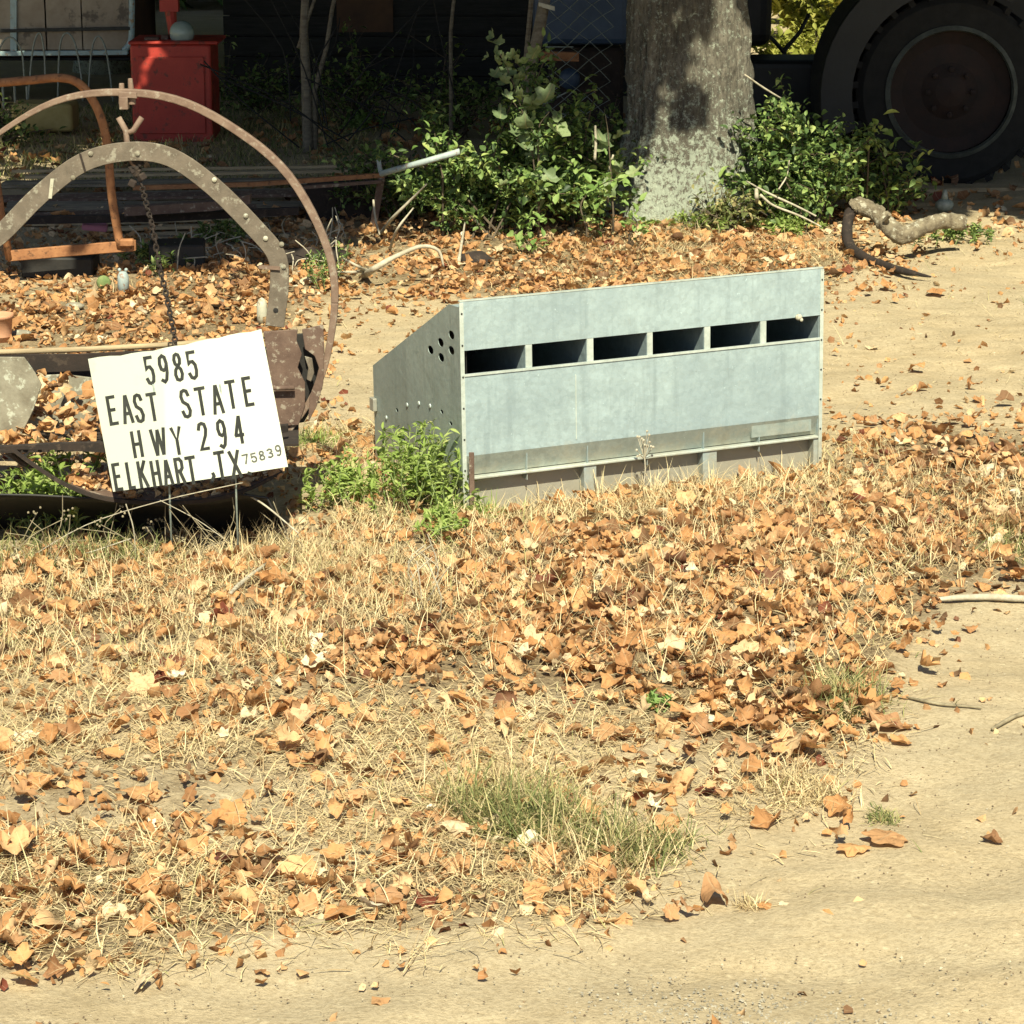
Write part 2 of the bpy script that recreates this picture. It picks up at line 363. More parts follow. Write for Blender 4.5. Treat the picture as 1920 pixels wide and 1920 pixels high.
def maple(nseg, seed, curl=.5):
    r = np.random.default_rng(seed); an = np.linspace(0, 2*np.pi, nseg, endpoint=False)
    # five lobes, notch at the stalk
    lob = np.zeros(nseg)
    for c, a, wd in ((np.pi/2, 1.0, .42), (np.pi/2+1.05, .88, .38), (np.pi/2-1.05, .88, .38), (np.pi/2+2.05, .60, .40), (np.pi/2-2.05, .60, .40)):
        d = np.angle(np.exp(1j*(an-c))); lob = np.maximum(lob, a*np.exp(-(np.abs(d)/(wd*1.15))**1.6))
    rad = (.42+.58*np.maximum(lob, .1))*(1+r.uniform(-.13, .13, nseg))
    x, y = rad*np.cos(an), rad*np.sin(an)-.05
    ring = np.stack([x, y], 1); P = np.concatenate([[[0, 0]], ring*.55, ring])
    z = r.normal(0, .05*curl+.015, len(P)); X_, Y_ = P[:, 0].copy(), P[:, 1].copy()
    w1, w2, p1, p2 = r.uniform(2, 5, 2).tolist()+r.uniform(0, 6.28, 2).tolist()
    z = z+.07*curl*np.sin(w1*X_+p1)*np.sin(w2*Y_+p2)
    th = r.uniform(0, 3.14)
    for k, t in ((curl*r.uniform(.5, 2.3)*r.choice([1, 1, -1]), th), (curl*r.uniform(-.9, .9), th+1.4)):
        if abs(k) < .05: continue
        u = X_*np.cos(t)+Y_*np.sin(t); v = -X_*np.sin(t)+Y_*np.cos(t)
        z = z*np.cos(k*u)+(1-np.cos(k*u))/k; u = np.sin(k*u)/k
        X_, Y_ = u*np.cos(t)-v*np.sin(t), u*np.sin(t)+v*np.cos(t)
    V = np.stack([X_, Y_, z], 1)
    Fc = []
    for j in range(nseg):
        k = (j+1) % nseg
        Fc += [(0, 1+j, 1+k), (1+j, 1+nseg+j, 1+nseg+k), (1+j, 1+nseg+k, 1+k)]
    Fc = np.array(Fc)
    return V, Fc, P.copy()
def fan(nseg, seed, crumple=.2):
    r = np.random.default_rng(seed); an = np.linspace(0, 2*np.pi, nseg, endpoint=False)
    rad = r.uniform(.6, 1.1, nseg); P = np.concatenate([[[0, 0]], np.stack([rad*np.cos(an), rad*np.sin(an)], 1)])
    V = np.concatenate([P, r.normal(0, crumple, (nseg+1, 1))], 1)
    return V, np.array([(0, 1+j, 1+(j+1) % nseg) for j in range(nseg)]), P.copy()
def oval(seed, w=.45, fold=.3, n=3):
    r = np.random.default_rng(seed); V = []; uv = []
    ts = np.linspace(0, 1, n+2)
    V.append((0, 0, 0)); uv.append((0, 0))
    for t in ts[1:-1]:
        ww = w*math.sin(math.pi*t**.8)*.5; zc = -fold*t*t*.4
        V += [(-ww, t, zc+fold*ww), (0, t, zc-.02), (ww, t, zc+fold*ww)]; uv += [(-ww, t), (0, t), (ww, t)]
    V.append((0, 1, -fold*.5)); uv.append((0, 1)); L = len(V)-1; Fc = [(0, 2, 1), (0, 3, 2)]
    for i in range(n-1):
        a = 1+3*i; b = a+3
        Fc += [(a, a+1, b+1), (a, b+1, b), (a+1, a+2, b+2), (a+1, b+2, b+1)]
    a = 1+3*(n-1); Fc += [(a, a+1, L), (a+1, a+2, L)]
    return np.array(V, float), np.array(Fc), np.array(uv, float)

# ------------------------------------------------------------ ground sheet
def hg(X, Y):
    Z = .018*np.sin(X*1.7+1.1)*np.cos(Y*1.3+.4)+.010*np.sin(X*4.1+Y*3.3)+.006*np.sin(X*9.3-Y*7.7+1)
    Z += .05*np.exp(-((X+.2)/1.6)**2-((Y-9.0)/1.1)**2)
    Z += .04*np.exp(-((X-1.6)/1.2)**2-((Y-10.3)/.9)**2)
    return Z
def geo(a, b, n): return a*np.exp(np.linspace(0, math.log(b/a), n))
xs = np.concatenate([-geo(4, 900, 30)[::-1][:-1], np.linspace(-4, 4, 200), geo(4, 900, 30)[1:]])
ys = np.concatenate([-geo(1, 900, 24)[::-1], np.linspace(0, 4.5, 20), np.linspace(4.55, 20, 400), geo(20.2, 900, 60)])
X, Y = np.meshgrid(xs, ys)
Z = hg(X, Y)
near = np.exp(-(np.maximum(0, Y-24)/10)**2)*np.exp(-(np.maximum(0, np.abs(X)-6)/6)**2)*np.exp(-(np.maximum(0, 3-Y)/3)**2)
Z = Z*near
# wheel ruts in the drive in front, fine lumps
rut = lambda c: np.exp(-(((Y-(c+.10*X))/.11)**2))
Z += -.014*rut(6.25)+.010*rut(6.55)-.010*rut(5.8)
nz = np.zeros_like(Z)
for i in range(Z.shape[0]):
    if 4.5 < ys[i] < 20:
        for j in range(Z.shape[1]):
            if abs(xs[j]) < 4: nz[i, j] = noise.fractal(Vector((xs[j]*6, ys[i]*8, 0)), 1, 2, 4)*.009
Z += nz
V = np.stack([X.ravel(), Y.ravel(), Z.ravel()], 1); nx = len(xs); ny = len(ys)
I = (np.arange(ny-1)[:, None]*nx+np.arange(nx-1)[None]).ravel()
Fc = np.concatenate([np.stack([I, I+1, I+nx+1], 1), np.stack([I, I+nx+1, I+nx], 1)])

# ------------------------------------------------------------ litter density (read off the place, cells of 80 px of ground)
LG = """222222334445555555543211
334566654556666666542100
556666521112222222210000
444443320011111111000000
444443421111111111101111
333333333333333333334665
222222233333444555667777
333333444445666666777777
667666666567888888887754
655555555667777888776410
443344566666789999765210
233444443432245678863100
333334433432223233542000
444343333322232332200000
333332322344432100011000
676654434565533100000000
777665434443333310000000
543321000000000000000000
000000000000000000000000""".split()
SG = """222222222223345555543222
222222222223344444332111
111111111111111111111111
111111111111111111111111
111111111111111111111111
333333366655555555444222
333333567766666665555444
666666666655555666666555
666667777665555566665433
776666677655444555544310
887777776665433444444210
888777777765444455553210
777777777777666666664210
777777777777666666632100
888887766778877543211110
888888777778887632100000
788888887777776421000000
446666655543210000000000
000000000000000000000000""".split()
LG = np.array([[int(c) for c in r] for r in LG], float); SG = np.array([[int(c) for c in r] for r in SG], float)
def project(X, Y, Z):
    zz = Z-CH; d = Y*math.cos(PIT)-zz*math.sin(PIT); u = zz*math.cos(PIT)+Y*math.sin(PIT)
    return 960+F*X/d, 960-F*u/d
def dens(G, X, Y, Z):
    px, py = project(X, Y, Z); c = np.clip((px-40)/80, 0, 22.999); r = np.clip((py-440)/80, 0, 17.999)
    i, j = r.astype(int), c.astype(int); fr, fc = r-i, c-j
    v = G[i, j]*(1-fr)*(1-fc)+G[i+1, j]*fr*(1-fc)+G[i, j+1]*(1-fr)*fc+G[i+1, j+1]*fr*fc
    v = np.where(py > 1860, 0, v)
    return v/9
NT = np.array([[noise.fractal(Vector((i*.11, j*.11, 5)), 1, 2, 4) for i in range(256)] for j in range(256)])
NT = (NT-NT.min())/(NT.max()-NT.min())
def clump(X, Y, s, o=0): return NT[((Y*s*9+o).astype(int)) % 256, ((X*s*9+o+80).astype(int)) % 256]
bpos = Vector((-.1994, 10.8122, -.0108)); byaw = .4038; BW, BH, BD, BB = 1.70, .9085, 1.069, .444
def inbox(X, Y, m=0):
    dx, dy = X-bpos.x, Y-bpos.y; lx = dx*math.cos(byaw)+dy*math.sin(byaw); ly = -dx*math.sin(byaw)+dy*math.cos(byaw)
    return (lx > -m) & (lx < BW+m) & (ly > -m) & (ly < BD+m)
def sample(n, y0=5.6, y1=19.5, mx=1.3):
    n = int(n*1.25); mx = mx*1.25
    Y = np.sqrt(rng.uniform(y0**2, y1**2, n)); X = rng.uniform(-1, 1, n)*.2*Y*mx; return X, Y, hg(X, Y)
GA = np.zeros((len(V), 3)); ok_ = (V[:, 1] > 5) & (V[:, 1] < 20)
GA[ok_, 0] = dens(LG, V[ok_, 0], V[ok_, 1], V[ok_, 2])*np.clip((.2*1.62*V[ok_, 1]-np.abs(V[ok_, 0]))*3+1, 0, 1)
g = rawmesh('ground', V, Fc, GA, M_ground, smooth=True); tag(g, 'pale sandy dirt yard and drive under leaves', kind='structure')
LV = [maple(20, i, .7+.6*(i % 4)) for i in range(28)]
LVc = [maple(11, 50+i, .7+.5*(i % 4)) for i in range(20)]
OV = [oval(i, .4+.15*(i % 3), .5) for i in range(6)]; NV_ = 0; FR = OV if False else []; NV = [oval(20+i, .22+.07*i, .6) for i in range(4)]
def scatter_leaves(name, X, Y, Z, vs, smin, smax, tilt, rnd, m, lift=.008, zj=.02):
    n = len(X); sc = smin+(smax-smin)*rng.beta(1.2, 2.4, n)
    T = rotmats(rng.uniform(0, 6.283, n), rng.normal(0, tilt, n), rng.normal(0, tilt, n), sc)
    T[:, 0, 3] = X; T[:, 1, 3] = Y; T[:, 2, 3] = Z+lift+rng.uniform(0, zj, n)+np.abs(sc)*.15
    return merge(name, vs, T, rng.integers(0, len(vs), n), rnd, m)
# leaves: large whole ones, then small curled and broken ones
Xl, Yl, Zl = sample(46000); d = dens(LG, Xl, Yl, Zl); cl = clump(Xl, Yl, 1.2)
keep = (rng.random(len(Xl)) < np.clip(d**1.4*np.maximum(np.clip(3.4*clump(Xl, Yl, 2.6, 17)-.95, .06, 2)*(.4+1.3*cl), (d-.52)*3.0), 0, 1)) & ~inbox(Xl, Yl) & ~((Xl < -.7) & (Yl > 10.05) & (Yl < 10.9) & (Xl > -2.6))
Xl, Yl, Zl = Xl[keep], Yl[keep], Zl[keep]; nearm = Yl < 10.5
rn = np.clip(rng.beta(2.2, 2.0, len(Xl))*1.0+.25*(clump(Xl, Yl, 2.2, 30)-.5), 0, 1)
a = nearm; dl = dens(LG, Xl, Yl, Zl)
o = scatter_leaves('leaf_litter', Xl[a], Yl[a], Zl[a], LV, .020, .088, .50, rn[a], M_litter, zj=.035)
tag(o, 'brown fallen leaves strewn over the near ground', 'leaf litter', kind='stuff')
a = ~nearm
o = scatter_leaves('leaf_litter', Xl[a], Yl[a], Zl[a], LVc, .022, .078, .50, rn[a], M_litter, zj=.03)
tag(o, 'brown fallen leaves behind and beside the metal nest box', 'leaf litter', kind='stuff')
Xf, Yf, Zf = sample(90000); d = dens(LG, Xf, Yf, Zf)**1.3*.9+dens(SG, Xf, Yf, Zf)**1.5*.4+.010
keep = (rng.random(len(Xf)) < d*(.25+1.1*clump(Xf, Yf, 1.6, 9))) & ~inbox(Xf, Yf)
Xf, Yf, Zf = Xf[keep], Yf[keep], Zf[keep]
rn = np.clip(rng.beta(2, 2, len(Xf)), 0, .93); zl_ = .002+.022*np.clip(d[keep]*1.4, 0, 1)*rng.random(len(Xf))
o = scatter_leaves('leaf_fragments', Xf, Yf, Zf+zl_, [fan(6, 600+i, .35) for i in range(10)]+OV[:2], .010, .034, .6, rn, M_litter, lift=.0, zj=.001)
tag(o, 'small curled and broken bits of dead leaf over the yard', 'leaf litter', kind='stuff')

def blades(name, X, Y, Z, L, lean, wd, rnd, m, parent=None, az=None):
    """curved tapering blades; lean 0 upright .. 1 lying flat"""
    n = len(X); az = rng.uniform(0, 6.283, n) if az is None else az
    el = (1-lean)*1.35+.05; ts = np.array([0, .35, .7, 1.0]); P = []
    h = np.stack([np.cos(az), np.sin(az)], 1); px = np.zeros((n, 2)); pz = np.zeros(n); e = el.copy(); cur = rng.uniform(.0, .5, n); pts = []
    tw = rng.normal(0, .35, n)
    for k in range(4):
        pts.append(np.concatenate([px, pz[:, None]], 1).copy())
        st = L*.34; px = px+h*(np.cos(e)*st)[:, None]; pz = pz+np.sin(e)*st
        e = e-cur; az2 = az+tw*(k+1)*.5; h = np.stack([np.cos(az2), np.sin(az2)], 1)
    s = rng.uniform(0, 3.14, n); side = np.stack([-np.sin(az)*np.cos(s)**0, np.cos(az), rng.uniform(-.4, .4, n)], 1)*wd[:, None]*.5
    base = np.stack([X, Y, Z], 1); W = [1, .9, .65]
    vs = []
    for k in range(3): vs += [base+pts[k]-side*W[k], base+pts[k]+side*W[k]]
    vs.append(base+pts[3]); V = np.stack(vs, 1)
    V[:, :, 2] = np.maximum(V[:, :, 2], Z[:, None]+.001)
    fc = np.array([(0, 1, 3), (0, 3, 2), (2, 3, 5), (2, 5, 4), (4, 5, 6)])
    Fc = (fc[None]+(np.arange(n)*7)[:, None, None]).reshape(-1, 3)
    A = np.zeros((n, 7, 3)); A[:, :, 2] = rnd[:, None]; A[:, :, 0] = .3
    return rawmesh(name, V.reshape(-1, 3), Fc, A.reshape(-1, 3), m, parent)
Xs, Ys, Zs = sample(480000, 5.6, 18.5, 1.2); d = dens(SG, Xs, Ys, Zs)
keep = (rng.random(len(Xs)) < np.where(d < .35, d**2.4, d**1.2)*np.clip(2.9*clump(Xs, Ys, 1.7, 55)-.75, .03, 1.2)) & ~inbox(Xs, Ys) & ~((Xs < -.75) & (Ys > 10.15) & (Ys < 11.2))
Xs, Ys, Zs = Xs[keep], Ys[keep], Zs[keep]; n = len(Xs)
dd = dens(SG, Xs, Ys, Zs)
lean = np.clip(rng.normal(.82, .18, n), .1, .99); L = rng.uniform(.03, .13, n)*(1+.5*(lean < .6)); az = rng.uniform(0, 6.28, n)
pyy = project(Xs, Ys, Zs)[1]
tall = (pyy > 850) & (pyy < 1280); lean = np.where(tall, np.clip(lean-rng.uniform(0, .55, n), .05, .99), lean)
rs = np.clip(rng.beta(2.2, 2.0, n)*.95+.15*(clump(Xs, Ys, 1.3, 99)-.5)+.05*tall, 0, 1)
print('straw', n, 'leaves', len(Xl), len(Xf))
o = blades('dry_grass', Xs, Ys, Zs+.004+rng.uniform(0, .035, n)*dens(LG, Xs, Ys, Zs), L, lean, rng.uniform(.0015, .0042, n), rs, M_straw)
tag(o, 'dry straw coloured grass matted among the leaves', 'grass', kind='stuff')
# low green blades mixed in
Xg, Yg, Zg = sample(9000, 5.6, 18, 1.2); d = dens(SG, Xg, Yg, Zg)
keep = (rng.random(len(Xg)) < d*(clump(Xg, Yg, .8, 140) > .56)) & ~inbox(Xg, Yg); Xg, Yg, Zg = Xg[keep], Yg[keep], Zg[keep]; n = len(Xg)
o = blades('green_grass', Xg, Yg, Zg, rng.uniform(.05, .12, n), rng.uniform(.2, .8, n), rng.uniform(.002, .004, n), rng.beta(2, 2, n), M_grass)
tag(o, 'sparse green grass blades growing through the dead leaves', 'grass', kind='stuff')
# grit
Xp, Yp, Zp = sample(44000, 5.4, 18, 1.3); sc = .001+.006*rng.beta(1.2, 3.5, len(Xp))
tet = (np.array([(-1, -.6, 0), (1, -.7, 0), (.2, 1, 0), (0, 0, .8)], float), np.array([(0, 1, 3), (1, 2, 3), (2, 0, 3)]), np.zeros((4, 2)))
T = rotmats(rng.uniform(0, 6.28, len(Xp)), rng.normal(0, .3, len(Xp)), rng.normal(0, .3, len(Xp)), sc); T[:, 0, 3] = Xp; T[:, 1, 3] = Yp; T[:, 2, 3] = Zp+.001
half = rng.random(len(Xp)) < .35
o = merge('grit', [tet], T[half], np.zeros(half.sum(), int), sc[half], M_stone); tag(o, 'tiny pale stones scattered on the sandy dirt', 'gravel', kind='stuff')
o = merge('chaff', [tet], T[~half], np.zeros((~half).sum(), int), sc[~half], M_chaff); tag(o, 'dark specks of bark and chaff on the sandy dirt', 'chaff', kind='stuff')

# ------------------------------------------------------------ galvanised nest box
Mb = Matrix.Translation(bpos) @ Euler((-.0082, -.0147, byaw)).to_matrix().to_4x4()
nb = bpy.data.objects.new('nest_box', None); COL.objects.link(nb)
nb.rotation_mode = 'QUATERNION'; nb.matrix_basis = Matrix.Translation(bpos) @ (Matrix.Rotation(byaw, 4, 'Z') @ Matrix.Rotation(-.0082, 4, 'X') @ Matrix.Rotation(-.0147, 4, 'Y'))
tag(nb, 'galvanised metal poultry nest box with six openings standing in dry grass', 'nest box')
def bbuild(mb, name, m, parent=nb, bevel=0, label=None):
    me = bpy.data.meshes.new(name); me.from_pydata(mb.v, [], mb.f); me.update()
    bm = bmesh.new(); bm.from_mesh(me); bmesh.ops.recalc_face_normals(bm, faces=bm.faces); bm.to_mesh(me); bm.free()
    me.materials.append(m); o = bpy.data.objects.new(name, me); COL.objects.link(o); o.parent = parent
    if bevel:
        md = o.modifiers.new('b', 'BEVEL'); md.width = bevel; md.segments = 2; md.limit_method = 'ANGLE'
    if label: o['label'] = label
    return o
def bx(mb, x0, x1, y0, y1, z0, z1): mb.box(((x0+x1)/2, (y0+y1)/2, (z0+z1)/2), (x1-x0, y1-y0, z1-z0))
zt = BH; oz1 = BH*(1-91/399); oz0 = BH*(1-134/399); zf = BH*(1-288/399); zl = BH*(1-331/399)
def topz(y): return BH+(BB-BH)*(y/BD)**1.0
# end panels with punched holes (local y back, z up)
def side(x, name, holes, t=.003):
    bm = bmesh.new(); prof = [(0, 0), (BD, 0), (BD, BB), (.11, BH-.065), (.0, BH)] if False else [(0, 0), (BD, 0), (BD, BB), (.12, BH-.03), (.0, BH-.025)]
    loops = [prof]+[[(c[0]+c[2]*1.75*math.cos(a*math.pi/8), c[1]+c[2]*math.sin(a*math.pi/8)) for a in range(16)] for c in holes]
    for L_ in loops:
        vs = [bm.verts.new((x, p[0], p[1])) for p in L_]
        for i in range(len(vs)): bm.edges.new((vs[i], vs[(i+1) % len(vs)]))
    bmesh.ops.triangle_fill(bm, use_beauty=True, edges=bm.edges[:])
    me = bpy.data.meshes.new(name); bm.to_mesh(me); bm.free(); me.materials.append(M_zinc_dull)
    o = bpy.data.objects.new(name, me); COL.objects.link(o); o.parent = nb
    md = o.modifiers.new('s', 'SOLIDIFY'); md.thickness = t; md.offset = 0
    return o
Minv = nb.matrix_basis.inverted(); campos = Vector((0, 0, CH))
def onside(px, py, x=0.0):
    o_ = Minv @ campos; d_ = (Minv.to_3x3() @ ray(px, py)); t = (x-o_.x)/d_.x; p = o_+d_*t; return p.y, p.z
def onfront(px, py, y=0.0):
    o_ = Minv @ campos; d_ = (Minv.to_3x3() @ ray(px, py)); t = (y-o_.y)/d_.y; p = o_+d_*t; return p.x, p.z
big = [(*onside(*p), .0185) for p in ((847, 628), (827, 642), (808, 656), (847, 657), (828, 670))]
small = [(*onside(*p), .009) for p in ((745, 769), (829, 772), (846, 794), (758, 825))]
def clampin(h): return [c for c in h if .02 < c[0] < BD-.02 and .02 < c[1] < BH]
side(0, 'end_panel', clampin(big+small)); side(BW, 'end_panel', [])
for p in ((726, 783), (765, 759), (787, 756), (808, 761)):  # pale studs imitate holes with light showing through
    y_, z_ = onside(*p); m = MB(); m.lathe((-.003, y_, z_), [(.0105, 0), (.009, .004), (.0, .006)], 12, Matrix.Rotation(R(-90), 3, 'Y')); bbuild(m, 'rivet', M_zinc_lip)
def edge_x(px, py=660): return onfront(px, py)[0]
m = MB(); bx(m, .0, BW, -.004, 0, oz1, BH); bbuild(m, 'header_panel', M_zinc, bevel=.001)
m = MB(); bx(m, -.004, BW+.004, -.006, .012, BH, BH+.005); bbuild(m, 'top_edge', M_zinc_lip)
m = MB(); bx(m, .0, BW, -.004, 0, zf, oz0); bbuild(m, 'front_panel', M_zinc, bevel=.001)
m = MB(); bx(m, .0, BW, -.009, -.0045, oz0-.010, oz0); bbuild(m, 'opening_sill', M_zinc_lip)
# pair of vertical weld streaks and a wrinkle on the front
for px in (1078, ):
    m = MB(); x_ = onfront(px, 740)[0]; bx(m, x_, x_+.004, -.0065, -.004, zf+.02, oz0-.05); bbuild(m, 'seam', M_zinc_lip)
# fold band, bright lip, base panels
m = MB(); m.add([(0, -.004, zf), (BW, -.004, zf), (BW, .022, zl+.01), (0, .022, zl+.01), (0, .0, zf), (BW, .0, zf), (BW, .026, zl+.01), (0, .026, zl+.01)],
                [(0, 1, 2, 3), (4, 7, 6, 5), (0, 4, 5, 1), (3, 2, 6, 7), (0, 3, 7, 4), (1, 5, 6, 2)]); bbuild(m, 'lower_band', M_zinc_band, label='greyer folded band below the front panel')
m = MB(); bx(m, BW*.80, BW*.975, .0, .014, zl+.03, zf-.012); bbuild(m, 'patch_plate', M_zinc_dull, bevel=.002)
m = MB(); bx(m, .02, BW-.01, -.008, .03, zl-.005, zl+.006); bbuild(m, 'trough_lip', M_zinc_lip, bevel=.003)
m = MB(); bx(m, .0, BW, .05, .053, -.02, zl); bbuild(m, 'base_panel', M_zinc_dirty, label='mud stained base panel')
for xa, xb in ((0, .022), (onfront(1095, 870)[0], onfront(1118, 870)[0]), (onfront(1318, 850)[0], onfront(1344, 850)[0]), (BW-.03, BW)):
    m = MB(); bx(m, xa, xb, .0, .004, -.03, zl-.007); bx(m, xa, xa+.003, .004, .05, -.03, zl-.007); bx(m, xb-.003, xb, .004, .05, -.03, zl-.007); bbuild(m, 'strap', M_zinc, bevel=.001)
m = MB(); bx(m, -.006, .012, -.0075, -.0045, .0, BH-.004); bbuild(m, 'corner_flange', M_zinc_lip)
m = MB(); bx(m, BW-.010, BW+.007, -.0075, -.0045, .0, BH-.004); bbuild(m, 'corner_flange', M_zinc_lip)
for px0, px1, py in ((985, 997, 672), (1100, 1112, 660), (1213, 1223, 646), (1320, 1331, 634), (1425, 1436, 622)):
    xa, xb = onfront(px0, py)[0], onfront(px1, py)[0]
    m = MB(); bx(m, xa, xb, -.0035, -.0005, oz0+.0005, oz1-.0005); fl = bbuild(m, 'divider', M_zinc_lip)
    m = MB(); m.prism([(xa-.001, .0005, .12), (xa-.001, BD*.62, .12), (xa-.001, BD*.62, .5), (xa-.001, .12, BH-.06), (xa-.001, .0005, BH-.06)], (.003, 0, 0)); bbuild(m, 'divider_wall', M_zinc, parent=fl)
m = MB(); m.prism([(.004, .010, BH-.027), (.004, .12, BH-.033), (.004, BD, BB-.004), (.004, BD, BB-.008), (.004, .12, BH-.037), (.004, .010, BH-.031)], (BW-.008, 0, 0)); bbuild(m, 'roof_panel', M_zinc)
m = MB(); bx(m, .004, BW-.004, BD-.003, BD, 0, BB-.009); bbuild(m, 'back_panel', M_zinc_dull)
m = MB(); bx(m, .004, BW-.02, .0, .06, .3, .302); m.prism([(BW-.012, .0005, .12), (BW-.012, BD*.62, .12), (BW-.012, BD*.62, .5), (BW-.012, .12, BH-.06), (BW-.012, .0005, BH-.06)], (.003, 0, 0)); bbuild(m, 'inner_end', M_zinc)
m = MB(); m.prism([(.03, .02, .05), (.03, BD-.02, .05), (.03, BD-.02, BB-.02), (.03, .13, BH-.06), (.03, .02, BH-.06)], (.003, 0, 0)); bbuild(m, 'hole_shade_sheet', M_dark)  # near-black sheet added so the end-panel holes read as shade
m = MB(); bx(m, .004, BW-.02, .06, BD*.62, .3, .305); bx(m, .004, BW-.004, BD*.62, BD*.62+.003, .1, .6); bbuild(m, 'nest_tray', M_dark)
m = MB()
for i, z_ in enumerate(np.linspace(.06, BH-.05, 7)): m.sphere((.004, -.008, z_), .0045, 6, 4)
for i, z_ in enumerate(np.linspace(.06, BH-.05, 7)): m.sphere((BW-.002, -.008, z_), .0045, 6, 4)
ob = bbuild(m, 'rivets', M_dark); ob['kind'] = 'stuff'
m = MB(); y_, z_ = .98*BD, .30; m.box((.0-.012, BD-.02, .27), (.02, .05, .06)); bbuild(m, 'corner_bracket', M_zinc_dirty, bevel=.004)
# small pale fluff in last opening
x_, z_ = onfront(1495, 594); pw = nb.matrix_basis @ Vector((x_, -.012, z_)); m = MB(); m.sphere(pw, .016, 8, 6, (1, .6, .9)); m.sphere(pw+Vector((.012, 0, -.012)), .009, 6, 5)
tag(m.build('pale_fluff', M_jug, smooth=True), 'small pale tuft of fluff stuck at the right hand nest opening', 'fluff')
# rusty stake
p = gp(886, 968); p2 = at(884, 848, p.y); m = MB(); m.strip([p-Vector((0, 0, .05)), p2], (.022, 0, 0), (0, .006, 0)); m.sphere(p+Vector((0, -.004, .1)), .008, 6, 4)
tag(m.build('rusty_stake', M_rust, bevel=.002), 'short rusty flat stake standing before the left corner of nest box', 'stake')

# ------------------------------------------------------------ yard sign
YS = 10.02
sc_ = [(165, 672), (490, 618), (540, 875), (212, 922)]
ctr = at(352, 772, YS)
sg = thing('yard_sign', gp(384, 1056), 'white corrugated yard sign with hand set black address lettering, tilted on wire legs', 'sign')
def signY(px, py):  # gently bowed sheet, leaning back
    u = (px-352)/175; return YS+.018*(u*u)+.0006*(772-py)*.35
def sp(px, py, off=0): return at(px, py, signY(px, py)-off)
m = MB(); K = 16; top = []; bot = []
TL, TR, BR, BL = sc_
for i in range(K+1):
    t = i/K; wav = 3*math.sin(t*7.0)
    top.append((TL[0]+(TR[0]-TL[0])*t, TL[1]+(TR[1]-TL[1])*t+9*math.sin(math.pi*t)*(1-t)-(1 if i % 3 else -1)))
    bot.append((BL[0]+(BR[0]-BL[0])*t, BL[1]+(BR[1]-BL[1])*t+1.5*math.sin(math.pi*t)))
rows = 6; vs = []; fs = []
for off in (0, -.004):
    for j in range(rows+1):
        for i in range(K+1):
            s_ = j/rows; px = top[i][0]*(1-s_)+bot[i][0]*s_; py = top[i][1]*(1-s_)+bot[i][1]*s_
            vs.append(sp(px, py, off))
nn = (K+1)*(rows+1)
for b in (0, 1):
    for j in range(rows):
        for i in range(K):
            a = b*nn+j*(K+1)+i; fs.append((a, a+1, a+K+2, a+K+1))
rim = [i for i in range(K+1)]+[(K+1)*j+K for j in range(1, rows+1)]+[(K+1)*rows+i for i in range(K-1, -1, -1)]+[(K+1)*j for j in range(rows-1, 0, -1)]
for i in range(len(rim)): a, b = rim[i], rim[(i+1) % len(rim)]; fs.append((a, b, b+nn, a+nn))
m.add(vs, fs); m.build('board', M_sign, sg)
for lx, ly in ((322, 1056), (447, 1052)):
    m = MB(); g0 = gp(lx, ly); g0.z -= .06; m.tube([Vector((g0.x, YS+.03, g0.z)), at(lx-5, 900, YS+.02), at(lx-35, 720, YS+.012)], .0042, 6); m.build('wire_leg', M_wire, sg, smooth=True)

